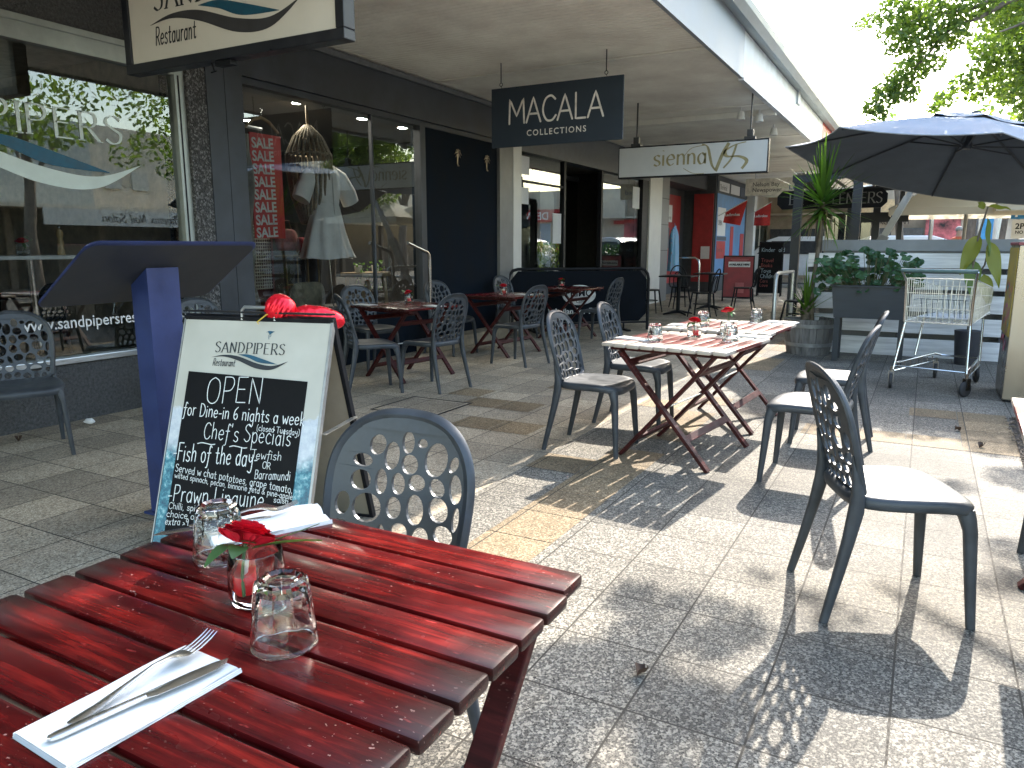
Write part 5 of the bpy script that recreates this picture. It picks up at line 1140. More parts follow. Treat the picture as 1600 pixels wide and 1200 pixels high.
for k in range(8): text(b,'SALE',.135,FM@Matrix.Translation((.02,.005+k*.122,0))@Matrix.Rotation(R(3),4,'Z'),'LEFT',.004,.98)
b.build('lettering',WTX,pn)
TIM=mat('pale timber',(.34,.25,.15),.6,0,(6,.25),stretch=(1,1,.2)); DRIFT=mat('bleached driftwood',(.26,.235,.20),.85,0,(9,.35),(40,.6,.01),stretch=(1,1,.4))
hg=thing('coat_hanger','wooden coat hanger above the sale banner','hanger',(-5.84,5.56,2.42)); b=MB(); b.tube([(0,-.22,0),(0,-.1,.09),(0,0,.12),(0,.1,.09),(0,.22,0)],[.012,.016,.018,.016,.012],8); b.build('hanger_bar',TIM,hg,40); b=MB(); b.tube([(0,0,.12),(0,0,.16),(0,.02,.19),(0,-.01,.21)],.004,6); b.build('hook',CHR,hg)
rl=thing('hanging_rail','pale metal clothes rail near the top of the boutique window','rail',(-6.2,5.6,2.5)); b=MB(); b.tube([(0,-.5,.02),(0,.3,.0)],.018,8); b.tube([(0,-.5,.02),(0,-.5,.45)],.012,6); b.build('rail_tube',ALU,rl)
ln=thing('rope_lantern','large woven rope pendant lantern hanging in the boutique window','lantern',(-6.05,6.42,1.55)); ROPE=mat('natural rope',(.25,.20,.135),.9,0,(60,.3),(90,.8,.01)); b=MB()
for k in range(24):
    a=2*PI*k/24; c_,s_=math.cos(a),math.sin(a); b.tube([(.03*c_,.03*s_,1.04),(.15*c_,.15*s_,.92),(.235*c_,.235*s_,.74)],.016,6); b.tube([(.235*c_,.235*s_,.74),(.24*c_,.24*s_,.6),(.20*c_,.20*s_,.3),(.10*c_,.10*s_,.0)],.018,6)
b.build('rope_strands',ROPE,ln,60); b=MB()
for r,z in ((.15,.92),(.24,.74),(.10,.0)): b.tube([(r*math.cos(k*PI/14),r*math.sin(k*PI/14),z) for k in range(28)],.013,6,closed=True)
b.build('hoop',ROPE,ln,60); b=MB(); b.tube([(0,0,1.03),(0,0,1.4)],.015,6); b.build('cord',ROPE,ln)
dr=thing('dress','white short sleeved shirt dress on a thin stand in the boutique window','dress',(-5.93,6.52,1.17)); DRS=mat('white cotton',(.84,.82,.78),.85,0,(8,.05),(30,.3,.01))
def shell(fn,nm,m,par,nu=72,nv=22):
    b=MB(); b.grid(fn,nu,nv); return weld(b.build(nm,m,par,80))
def skirt(u,v):
    a=2*PI*u; f=1+.10*math.sin(a*9+math.sin(v*3))*(1-v)+.03*math.sin(a*4+v*4); ry_=(.385-.215*v**.8); rx_=(.20-.09*v); return (rx_*f*math.cos(a),ry_*f*math.sin(a),.60*v+.012*math.sin(a*3)*(1-v))
shell(skirt,'skirt',DRS,dr)
def bod(u,v):
    a=2*PI*u; hy=.17+.07*math.sin(PI*min(1,v*1.15)*.62)-(0 if v<.8 else (v-.8)*.62); hx=.11*(1-.5*max(0,v-.7)); f=1+.03*math.sin(a*8+v*6); return (hx*f*math.cos(a),hy*f*math.sin(a),.58+.42*v)
shell(bod,'bodice',DRS,dr)
for s_ in (1,-1):
    b=MB(); b.tube([(0,.13*s_,.95),(.01,.24*s_,.88),(.02,.35*s_,.72),(.02,.40*s_,.62)],[.07,.10,.115,.11],14,True,(.7,1)); b.build('sleeve',DRS,dr,70)
b=MB(); b.tube([(.10,-.02,.93),(.06,-.075,1.0),(-.04,-.06,1.03),(-.06,0,1.035),(-.04,.06,1.03),(.06,.075,1.0),(.10,.02,.93)],.020,8,True,(1.3,.6)); b.build('collar',DRS,dr,60)
b=MB(); b.tube([(.125,.0,.06),(.128,.0,.5),(.115,0,.9)],.006,6); b.build('button_placket',DRS,dr)
b=MB(); b.tube([(0,.06,-.55),(0,.02,.0),(0,0,.95)],.009,8); b.lathe([(.0004,-.57),(.15,-.57),(.15,-.555),(.0004,-.55)],20); b.build('stand',CHR,dr,40)
PLI=mat('window plinth',(.07,.065,.06),.7)
pp=thing('display_plinth','low dark display plinth inside the boutique window','plinth',(-6.1,6.4,.12)); b=MB(); b.b2(-.55,-1.35,0,.48,1.38,.46,.004); b.build('top_board',PLI,pp)
dw=thing('driftwood_post','bleached knobbly driftwood post beside the sale banner','post',(-5.74,5.20,.58)); b=MB(); rq=random.Random(3); b.tube([(.02*math.sin(k),.05*k*.1+.012*math.sin(k*2.1),k*.16) for k in range(12)],[.055+.018*math.sin(k*1.7) for k in range(12)],10); b.build('trunk',DRIFT,dw,60)
sc=thing('lattice_cabinet','pale lattice cabinet door behind the sale banner','cabinet',(-6.45,6.02,.58)); b=MB()
for k in range(9): y_=-.13+k*.0325; b.b2(.0,y_-.006,.25,.008,y_+.006,.95)
for k in range(20): z=.26+k*.036; b.b2(.0085,-.14,z-.006,.015,.14,z+.006)
b.build('lattice',mat('cream lattice',(.42,.38,.30),.7),sc); b=MB(); b.b2(-.3,-.17,0,-.02,.17,1.0); b.b2(-.02,-.17,.0,.02,-.14,1.05); b.b2(-.02,.14,0,.02,.17,1.05); b.build('carcass',mat('maroon timber',(.10,.025,.022),.6),sc)
for nm,lab,loc,col,sc_ in (('cushion','linen cushion leaning in the lower boutique window',(-5.9,6.15,.58),(.27,.24,.17),(.06,.26,.17)),('handbag','dusty pink handbag in the boutique window',(-6.25,6.22,1.25),(.33,.12,.11),(.08,.15,.12)),('cushion','small crimson cushion beside the pink handbag',(-6.18,6.38,1.22),(.30,.02,.03),(.06,.08,.09))):
    t=thing(nm,lab,nm if nm!='handbag' else 'bag',loc); b=MB()
    b.grid(lambda u,v:(sc_[0]*(math.cos(PI*v)*1)*(abs(math.cos(2*PI*u))+.0)**0*math.cos(2*PI*u)*abs(math.sin(PI*v))**.4 if False else sc_[0]*math.sin(PI*v)**.6*math.cos(2*PI*u),sc_[1]*math.sin(PI*v)**.35*math.copysign(abs(math.sin(2*PI*u))**.7,math.sin(2*PI*u)),sc_[2]*(1-math.cos(PI*v))),28,16); weld(b.build('body',mat(nm+' cloth %d'%int(col[0]*100),col,.85,0,(14,.25),(50,.3,.01)),t,80))
    if nm=='handbag': b=MB(); b.tube([(0,-.09,.2),(0,-.05,.33),(0,.05,.33),(0,.09,.2)],.008,6); b.build('strap',mat('brown strap',(.12,.05,.03),.6),t)
    else: b=MB(); b.tube([(.0,-sc_[1]*.8,.01),(0,sc_[1]*.8,.01)],.006,5); b.build('piping',mat('brown strap',(.12,.05,.03),.6),t)
st=thing('display_shelf','dark slatted chair frame holding bags in the boutique window','shelf',(-6.2,6.4,.58)); b=MB()
for y_ in (-.25,-.08,.08,.25): b.tube([(0,y_,0),(.0,y_,.62)],.010,6)
b.b2(-.15,-.28,.60,.15,.28,.625); b.tube([(0,-.25,.3),(0,.25,.3)],.01,6); b.build('rack',mat('brass rack',(.24,.18,.09),.5,.5),st)
jd=thing('jeans','folded dark denim jeans hanging below the white dress','jeans',(-6.35,6.62,.62)); b=MB(); b.tube([(0,-.10,.62),(0,-.12,.3),(0,-.12,0)],[.09,.085,.075],10,True,(.5,1)); b.tube([(0,.08,.62),(0,.09,.3),(0,.10,0)],[.09,.085,.075],10,True,(.5,1)); b.build('denim_legs',mat('dark denim',(.045,.055,.075),.85,0,(20,.25)),jd,60); b=MB(); b.tube([(0,-.17,.63),(0,.15,.63)],.03,8); b.build('waistband',mat('dark denim',(.045,.055,.075)),jd)
so=thing('timber_stool','pale timber stool in the boutique window with trailing pot plants','stool',(-6.02,7.28,.12)); b=MB(); b.b2(-.17,-.27,.82,.17,.27,.87,.006); b.build('seat',TIM,so)
for x in(-.12,.12):
    for y_ in(-.2,.2): b=MB(); b.bar((x,y_,.82),(x*1.3,y_*1.25,0),.04,.04); b.build('leg',TIM,so)
for k,(y_,l) in enumerate(((7.12,'small trailing pot plant on the left end of the timber stool'),(7.44,'small trailing pot plant on the right end of the timber stool'))):
    t=thing('pot_plant',l,'plant',(-6.0,y_,.99),0,'trailing pot plants on the stool'); b=MB(); b.lathe([(.0004,0),(.04,0),(.05,.08),(.04,.08),(.0004,.07)],14); b.build('pot',WHT,t,40); b=MB(); rq=random.Random(k)
    for _ in range(60):
        c=Vector((rq.gauss(.03,.04),rq.gauss(0,.05),rq.uniform(-.22,.14))); n_=Vector((rq.uniform(-1,1),rq.uniform(-1,1),rq.uniform(-1,1))).normalized(); u_=n_.orthogonal().normalized()*.018; v_=n_.cross(u_); b.quad(c-u_,c+v_,c+u_,c-v_)
    b.build('leaves',leafmat('trailing leaves',(.06,.14,.02),(.16,.28,.05),.3) if 'trailing leaves' not in MATS else MATS['trailing leaves'],t)
# restaurant interior
bt=thing('bar_table','white topped bar table with chrome leg inside the restaurant window','table',(-6.25,3.35,.08)); b=MB(); b.b2(-.3,-.55,1.12,.3,.42,1.15,.006); b.build('tabletop',WHT,bt); b=MB(); b.tube([(.1,.05,0),(.1,.05,1.12)],.03,12); b.build('leg',CHR,bt,40); b=MB(); b.lathe([(.0004,.0),(.24,.0),(.24,.02),(.0004,.03)],24,(.1,.05,0)); b.build('base',CHR,bt,40)
pm=thing('pepper_mill','turned timber pepper mill on the bar table behind the window','mill',(-6.1,3.62,1.232)); b=MB(); b.lathe([(.0004,0),(.03,0),(.03,.03),(.022,.05),(.026,.10),(.019,.13),(.024,.145),(.028,.17),(.022,.195),(.006,.20),(.008,.212),(.0004,.22)],20); b.build('turned_body',mat('honey timber',(.42,.29,.13),.4,0,(8,.2)),pm,40); b=MB(); b.sphere((0,0,.217),.011,10,6); b.build('knob',CHR,pm,60)
jr=dup(v0,(-6.05,3.30,1.232),0,'glass jar with red flower on the bar table inside the restaurant'); q=dup(r0,(-6.05,3.30,1.325),2,'red flower in the glass jar inside the restaurant')
wb=thing('wainscot','cream panelling and dark bar counter deep inside the restaurant','counter',(-9.2,3,.08)); b=MB(); b.b2(-.3,-4,0,.3,1.2,1.0); b.build('counter',mat('dark counter',(.05,.04,.035),.5),wb); b=MB(); b.b2(-.35,-4,1.0,.35,1.2,1.04); b.build('counter_top',WHT,wb)
for k,(x,y,l) in enumerate(((-7.1,3.0,'dark square dining table just inside the restaurant window'),(-7.9,4.0,'dark square dining table deeper inside the restaurant'))): dup(pt,(x,y,.082),.1*k,l)
# =====================================================  SMALL GROUND THINGS
ml=thing('access_cover','square access cover frame set in the shaded paving','cover',(-3.55,4.95,.0025)); b=MB()
for (x0,y0,x1,y1) in ((-.3,-.3,.3,-.285),(-.3,.285,.3,.3),(-.3,-.285,-.285,.285),(.285,-.285,.3,.285)): b.b2(x0,y0,0,x1,y1,.003)
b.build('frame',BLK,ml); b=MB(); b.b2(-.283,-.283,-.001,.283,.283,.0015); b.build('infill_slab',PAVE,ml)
tp=tag(MB().sphere((0,0,.02),.035,9,7,(1.5,.8,.6)).build('paper_scrap',PAPER,None),'crumpled white tissue on the paving by the restaurant wall','litter'); tp.location=(-5.35,3.25,.004)
for v in tp.data.vertices: v.co*=1+.35*noise.noise(v.co*40)
LV=mat('dry brown leaf',(.07,.04,.025),.8)
rl_=random.Random(8)
for k,(x,y,l) in enumerate(((-.66,2.04,'curled dark leaf on the sunlit paving between two leafy shadows'),(-5.3,2.72,'brown dry leaf by the restaurant wall at the left'),(.30,6.1,'small dry leaf on the tan slabs, nearer the trolley'),(.42,5.65,'small dry leaf on the tan slabs, nearer the garden bed'),(-.5,6.9,'tiny dry leaf on the grey paving left of the trolley'))):
    o=tag(MB().grid(lambda u,v:((u-.5)*.05,(v-.5)*.022*math.sin(PI*(u*.9+.05))*2,.006+.012*(v-.5)**2*8+.006*math.sin(u*5)),8,4).build('fallen_leaf',LV,None,80),l,'leaf','dry leaves on the paving'); o.location=(x,y,.002); o.rotation_euler=(0,0,rl_.uniform(0,6))
# =====================================================  TREES
TRK=mat('grey brown bark',(.16,.13,.105),.9,0,(8,.35),(30,.7,.02),stretch=(1,1,.3))
def leaves(b,c,r,n,size,rnd,sq=.75):
    for _ in range(n):
        while True:
            p=Vector((rnd.uniform(-1,1),rnd.uniform(-1,1),rnd.uniform(-1,1)))
            if .25<p.length<1: break
        q=Vector(c)+Vector((p.x,p.y,p.z*sq))*r; n_=Vector((rnd.gauss(0,1),rnd.gauss(0,1),rnd.gauss(.5,1))).normalized(); a=n_.orthogonal().normalized(); a=Matrix.Rotation(rnd.uniform(0,6.3),3,n_)@a; w_=n_.cross(a); s=size*rnd.uniform(.6,1.25)
        b.v+= [q-a*s,q+w_*s*.48+n_*s*.12,q+a*s,q-w_*s*.48+n_*s*.12]; k=len(b.v); b.f.append((k-4,k-3,k-2,k-1))
def tree(name,label,base,trunk,branches,clumps,size,dens,seed,lm=LEAF,group=None):
    t=thing(name,label,'tree',base,0,group); B=Vector(base); rnd=random.Random(seed)
    b=MB()
    P,rad=trunk; b.tube([Vector(p)-B for p in P],rad,12)
    for P,rad in branches: b.tube([Vector(p)-B for p in P],rad,8)
    b.build('trunk',TRK,t,60)
    b=MB()
    for (c,r) in clumps: leaves(b,Vector(c)-B,r,int(dens*r*r),size,rnd)
    b.build('crown',lm,t); return t
# plane tree over the tables; its low arms hang into the view at the top right
arms=[(-.36,6.3,2.90,.19),(-.22,6.35,2.98,.22),(-.03,6.3,2.86,.17),(.10,6.3,2.94,.18),(.33,6.4,2.93,.22),(-.30,6.25,2.72,.14),(-.18,6.3,2.74,.16),(-.05,6.25,2.76,.14),(-.12,6.3,2.60,.15),(-.22,6.3,2.53,.14),(-.30,6.3,2.45,.13),(-.36,6.3,2.38,.11),(-.42,6.3,2.31,.10),(-.26,6.3,2.40,.12),(-.40,6.28,2.24,.07),(-.46,6.3,2.29,.06),(-.2,6.3,2.36,.07),(.05,6.3,2.73,.12),(.42,6.4,2.75,.13),(.5,6.5,2.95,.2)]
rq=random.Random(21); over=[]
def shade(x,y,z,t,r): p=Vector((x,y,z))+SUN*t; over.append((p,r))
# crown above the frame: shades the near table and the foot of the picture
lit=[(-.73,1.09,.23),(-.97,1.08,.16),(-.55,1.02,.19),(-.62,.92,.16),(-.62,1.17,.18),(-1.2,.72,.12)]
for i in range(10):
    for j in range(11):
        x=-1.42+i*.115+rq.uniform(-.04,.04); y=.22+j*.105+rq.uniform(-.04,.04)
        if any(math.hypot(x-a,(y-c)*1.0)<r_ for a,c,r_ in lit): continue
        if rq.random()<.12 : continue
        shade(x,y,.72,5.2+rq.uniform(-.35,.5),.115)
for x,y in [(-0.87,2.57),(-0.77,2.56),(-0.68,2.58),(-0.58,2.58),(-0.49,2.55),(-0.41,2.49),(-0.79,2.41),(-0.69,2.41),(-0.58,2.4),(-0.47,2.38),(-0.78,2.26),(-0.68,2.27),(-0.88,2.48),(-0.54,2.3),(-0.96,1.98),(-0.9,2.04),(-0.84,2.09),(-0.75,2.1),(-0.68,2.11),(-0.93,1.86),(-0.86,1.89),(-0.78,1.92),(-0.72,1.97),(-0.65,1.99),(-0.57,2.01),(-0.5,2.02),(-0.42,2.0),(-0.86,1.76),(-0.79,1.79),(-0.73,1.85),(-0.53,1.91),(-0.45,1.9),(-0.38,1.92),(-0.84,1.64),(-0.76,1.65),(-0.72,1.71),(-0.86,1.57),(-0.74,1.55),(-0.57,1.82),(-0.5,1.7),(-0.4,1.6),(-0.3,1.7),(-0.62,1.5),(-0.5,1.45)]: shade(x,y,0,6.6+rq.uniform(-.3,.3),.085)
for x,y,r_ in ((-.5,2.97,.045),(-.45,2.94,.04),(-.29,2.86,.06),(-.2,2.80,.05),(-.2,2.66,.05),(-.11,2.76,.04),(.43,3.74,.11),(.43,3.41,.10),(.35,3.3,.08),(.2,4.15,.06),(.27,4.65,.10),(.52,5.7,.2),(.6,5.0,.2),(.25,6.89,.12),(-.37,5.81,.05),(-1.0,6.25,.1),(-.6,7.3,.2),(-1.5,7.6,.14),(-.9,8.0,.2)): shade(x,y,0,8.0,r_)
cl=[(tuple(p),r_*1.05) for p,r_ in over]
br=[([(1.65,6.2,3.8),(.8,5.9,4.3),(-.2,5.4,4.35),(-1.2,5.2,4.3)],[.1,.06,.04,.015]),([(.8,5.9,4.3),(.0,5.0,4.0),(-.8,4.7,3.9)],[.05,.03,.012]),([(1.65,6.2,3.9),(1.0,7.2,4.5),(.2,7.6,4.8),(-.6,7.5,4.7)],[.1,.06,.04,.015]),([(1.65,6.2,3.9),(.9,9,5.0),(.2,10,5.2)],[.09,.05,.02]),([(1.65,6.2,3.9),(1.5,5.2,4.6),(1.0,4.4,4.9)],[.09,.05,.02])]
tree('plane_tree','plane tree in the bark bed whose high crown shades the foreground table',(1.55,5.9,0),([(1.55,5.9,0),(1.6,5.95,1.2),(1.55,6.05,2.4),(1.68,6.2,3.9)],[.19,.16,.14,.11]),br,cl,.030,9500,5)
K=12/6.3
def far_(p): return (p[0]*K,p[1]*K,H+(p[2]-H)*K)
br=[([far_(p) for p in P],r_) for P,r_ in (([(1.55,6.3,3.3),(1.0,6.3,3.1),(.55,6.35,3.0),(.33,6.35,2.96)],[.12,.08,.06,.045]),([(.55,6.35,3.0),(.30,6.33,2.90),(.18,6.3,2.83),(.0,6.3,2.78),(-.12,6.3,2.62),(-.33,6.3,2.40)],[.05,.035,.025,.02,.015,.008]),([(.33,6.35,2.96),(.12,6.32,2.90),(-.05,6.3,2.88),(-.3,6.3,2.85)],[.04,.026,.016,.01]),([(.9,6.3,2.6),(.5,6.3,2.78),(.3,6.3,2.72)],[.05,.03,.01]))]
cl=[(far_((x,y,z)),r_*K) for x,y,z,r_ in arms]
for x,y in [(-.7+.8*i+.4*(j%2),9.7+.6*j) for i in range(4) for j in range(6)]: cl.append((tuple(Vector((x+rq.uniform(-.2,.2),y,2.5))+SUN*7),.36))
tree('plane_tree','leafy plane tree whose low arms hang down before the white sky',(2.95,12.2,0),([(2.95,12.2,0),(3.0,12.1,2.0),(2.95,12.0,3.8),(2.9,12.0,5.2)],[.22,.18,.16,.11]),br+[([(2.9,12,5.2),(1.6,14,6.1),(.2,16.0,6.6)],[.09,.06,.02]),([(2.9,12,5.0),(2.0,15,6.5),(1.0,17.5,6.9)],[.09,.06,.02])],cl,.046,3300,5)
# big tree behind the parasol
rq=random.Random(31); c2=[]
for px_,py_,r_ in ((1520,90,26),(1560,90,36),(1600,80,40),(1510,125,26),(1555,130,42),(1600,130,50),(1505,152,20),(1545,172,34),(1590,180,46),(1620,215,50),(1455,188,16),(1475,170,16),(1500,182,18),(1660,150,80),(1680,60,60),(1590,30,26),(1640,230,60),(1440,198,11),(1700,260,80)):
    Y=16+rq.uniform(-.8,.8); c2.append(((Y*(px_-1450)*.00064+.15*0,Y,1.3+Y*(385-py_)*.00082),r_/1170*Y*1.0))
tree('plane_tree','dense green plane tree rising behind the dark parasol',(3.6,16.2,0),([(3.6,16.2,0),(3.5,16.2,1.5),(3.3,16.2,3.0),(3.0,16.1,4.2)],[.22,.18,.16,.1]),[([(3.4,16.2,2.8),(2.4,16,4.0),(1.6,16,4.9)],[.1,.06,.03]),([(3.3,16.2,3.0),(2.2,16,3.5),(1.2,15.9,4.1)],[.09,.05,.02]),([(3.0,16.1,4.2),(2.4,16,5.4)],[.08,.03])],c2,.060,2900,6)
# trees across the plaza, mirrored in the windows
for k,(x,y,h,l) in enumerate(((8.5,11.0,4.4,'street tree across the plaza opposite the restaurant window'),(8.0,15.2,4.8,'street tree across the plaza opposite the boutique'),(5.6,22.5,4.2,'street tree across the plaza opposite the cafe'),(6.0,29,4.6,'street tree across the plaza at the far end'))):
    rq=random.Random(40+k); c=[((x+rq.gauss(0,1.0),y+rq.gauss(0,1.0),h+rq.gauss(0,.75)),rq.uniform(.45,.8)) for _ in range(17)]
    tree('street_tree',l,(x,y,0),([(x,y,0),(x+.1,y,1.6),(x,y+.1,3.0),(x,y,4)],[.17,.14,.12,.08]),[([(x,y+.1,2.6),(x+.9,y+.3,3.8)],[.08,.03]),([(x,y+.1,2.8),(x-.9,y-.4,4.0)],[.08,.03]),([(x,y+.1,2.9),(x-.1,y+1.0,4.2)],[.07,.03])],c,.10,170,60+k,group='street trees across the plaza')
rq=random.Random(77); c=[((rq.uniform(-1.6,3.2),rq.uniform(-5.2,-1.6),rq.uniform(3.4,5.6)),rq.uniform(.5,.85)) for _ in range(34)]  # unseen crown added behind the camera to cut sky light on the foreground
tree('street_tree','unseen tree added behind the camera to block sky light from the foreground',(1.6,-3.2,0),([(1.6,-3.2,0),(1.5,-3.2,1.6),(1.3,-3.3,3.0),(1.0,-3.2,4.4)],[.2,.17,.15,.1]),[([(1.3,-3.3,2.9),(.2,-3,4.2)],[.1,.03]),([(1.3,-3.3,3.0),(2.2,-3.6,4.2)],[.1,.03])],c,.10,230,78,group='street trees across the plaza')
# =====================================================  FAR BACKGROUND
def X_(px_,Y): return Y*(px_-1450)*.00064
def Z_(py_,Y): return 1.3+Y*(385-py_)*.00074
STN=mat('sandstone shopfront',(.36,.29,.21),.8,0,(2,.2)); FARW=mat('far cream wall',(.55,.48,.38),.7,0,(2,.1))
fb=thing('corner_shops','far sandstone and cream shops at the end of the plaza','building',(-1,33,0)); L0=Matrix.Translation((1,-33,0))
b=MB(L0); b.b2(-6.5,33,0,-1.1,35,4.6); b.b2(-1.1,33.5,0,1.1,35,3.9); b.build('wall',STN,fb)
b=MB(L0); b.b2(1.1,33.2,0,7,35,3.9); b.b2(-6.6,32.6,2.55,7,33.1,2.62); b.b2(.9,33,0,1.25,33.19,2.5); b.build('cream_wall',FARW,fb)
b=MB(L0); b.b2(-2.6,32.4,2.45,-1.0,32.55,3.05); b.build('tan_panel',mat('tan sign panel',(.55,.38,.20),.6),fb)
b=MB(L0); 
for x0,x1 in ((-5.8,-4.9),(-4.6,-3.6),(-3.3,-2.3),(-2.0,-1.3),(-.9,-.2)): b.b2(x0,32.95,.5,x1,32.99,2.0)
b.build('window',mat('far dark glass',(.06,.065,.07),.2),fb)
b=MB(L0); text(b,'MANAGEMENT',.24,frame((-2.1,33.45,2.12),(1,0,0),(0,0,1)),bold=.004) if False else text(b,'MANAGEMENT',.24,frame((-2.3,32.93,2.14),(1,0,0),(0,0,1)),bold=.004); b.build('lettering',mat('brown letters',(.08,.06,.05),.6),fb)
b=MB(L0); b.b2(-.15,32.9,1.5,1.0,32.94,2.5); b.build('poster',mat('red food poster',(.42,.10,.10),.6,0,(2.2,.75)),fb)
b=MB(L0); b.b2(-.15,32.88,2.36,1.0,32.899,2.5); b.b2(1.0,32.88,2.3,1.5,32.93,2.45); b.build('poster_header',RED,fb)
b=MB(L0); b.b2(-.15,32.86,1.05,1.0,32.9,1.5); b.build('timber_panel',mat('tan sign panel',(.55,.38,.20),.6),fb)
rs_=thing('shop_sign','long red sign board with white capitals at the far right','sign',(2.0,27.5,2.25)); b=MB(); b.b2(-.3,0,0,2.6,.08,.50); pn=b.build('board',RED,rs_); b=MB(); text(b,'DE WINE',.42,frame((.18,-.004,.10),(1,0,0),(0,0,1)),bold=.008); b.build('lettering',WTX,pn)
for q in (-.2,2.4): b=MB(); b.b2(q,.02,-2.25,q+.1,.08,0); b.build('post',ALU,rs_)
bs=thing('shop_sign','blue upright panel beside the far red sign board','sign',(1.45,27.6,.0)); b=MB(); b.b2(-.2,0,1.35,.32,.06,2.2); b.build('board',mat('blue sign panel',(.04,.22,.42),.5),bs)
for q in (-.2,.24): b=MB(); b.b2(q,0,0,q+.08,.06,1.35); b.build('post',ALU,bs)
ps=thing('parking_sign','blue and white parking sign on a post at the right','sign',(1.62,19,0)); b=MB(); b.tube([(0,.02,0),(0,.02,2.25)],.03,8); b.build('pole',ALU,ps); b=MB(); b.b2(-.16,-.01,1.86,.10,.0,2.14); q=b.build('blue_plate',mat('blue sign plate',(.03,.20,.42),.5),ps); b=MB(); text(b,'P',.25,frame((-.03,-.0125,1.91),(1,0,0),(0,0,1)),'CENTER',.008); b.build('lettering',WTX,q)
b=MB(); b.b2(-.12,-.01,1.46,.15,.0,1.84); b.b2(-.12,-.01,1.28,.15,0,1.44); q=b.build('white_plate',WHT,ps); b=MB(); text(b,'2P',.16,frame((.015,-.0125,1.66),(1,0,0),(0,0,1)),'CENTER',.004); text(b,'NO',.09,frame((.015,-.0125,1.56),(1,0,0),(0,0,1)),'CENTER',.002); b.build('lettering',BLK,q)
for k,(px_,Y,r_,lean,l) in enumerate(((1405,24,.10,-.25,'slim pale leaning tree trunk in front of the white car'),(1512,23,.16,.15,'thick grey leaning tree trunk behind the white fence'),(1560,22,.07,.12,'thin tree trunk between the white post and the parking sign'))):
    x=X_(px_,Y); tree('street_tree',l,(x-lean*.5,Y,0),([(x-lean*.5,Y,0),(x,Y,1.3),(x+lean*.6,Y,2.6),(x+lean*1.2,Y,3.6)],[r_*1.15,r_,r_*.9,r_*.6]),[([(x+lean*.6,Y,2.5),(x+lean+.5,Y,3.6)],[r_*.5,r_*.2])],[((x+lean*1.3+random.uniform(-.8,.8),Y+random.uniform(-.6,.6),4.1+random.uniform(-.2,.7)),.5) for _ in range(6)],.09,170,80+k,group='street trees beyond the fence')
for k,(px_,Y,r_,l) in enumerate(((1452,20,.045,'slim grey post under the cream umbrella'),(1550,20.5,.05,'white post near the blue panel'),(1525,21.5,.06,'pale blue grey post left of the white one'))):
    o=thing('street_post',l,'post',(X_(px_,Y),Y,0),0,'posts beyond the fence'); b=MB(); b.tube([(0,0,0),(0,0,2.6)],r_,10); b.build('shaft',ALU if k!=1 else WHT,o,40); b=MB(); b.lathe([(r_*1.6,0),(r_*1.6,.05),(r_,.06)],12); b.build('foot_collar',ALU,o,40)
# hedges
for k,(x,y,w_,h_,l) in enumerate(((.9,24.5,1.3,1.45,'clipped green hedge behind the white fence'),(2.9,24.4,1.2,1.45,'green hedge by the parking sign'),(-1.9,24.6,1.2,1.3,'dark low hedge left of the white car'))):
    t=thing('hedge',l,'hedge',(x,y,0),0,'low hedges by the road'); b=MB(); rq=random.Random(k)
    for _ in range(900):
        c=Vector((rq.uniform(-w_/2,w_/2),rq.uniform(-.3,.3),h_*rq.random()**.5+rq.gauss(0,.04))); n_=Vector((rq.gauss(0,1),rq.gauss(-.4,1),rq.gauss(.3,1))).normalized(); u_=n_.orthogonal().normalized()*.05; v_=n_.cross(u_)*.6; b.quad(c-u_,c+v_,c+u_,c-v_)
    b.build('leaves',LEAF if k<2 else LEAFD,t); b=MB(); 
    for i in range(5): b.tube([((i-2)*w_/5,0,0),((i-2)*w_/5,.05,h_*.8)],.015,5)
    b.build('stems',TRK,t)
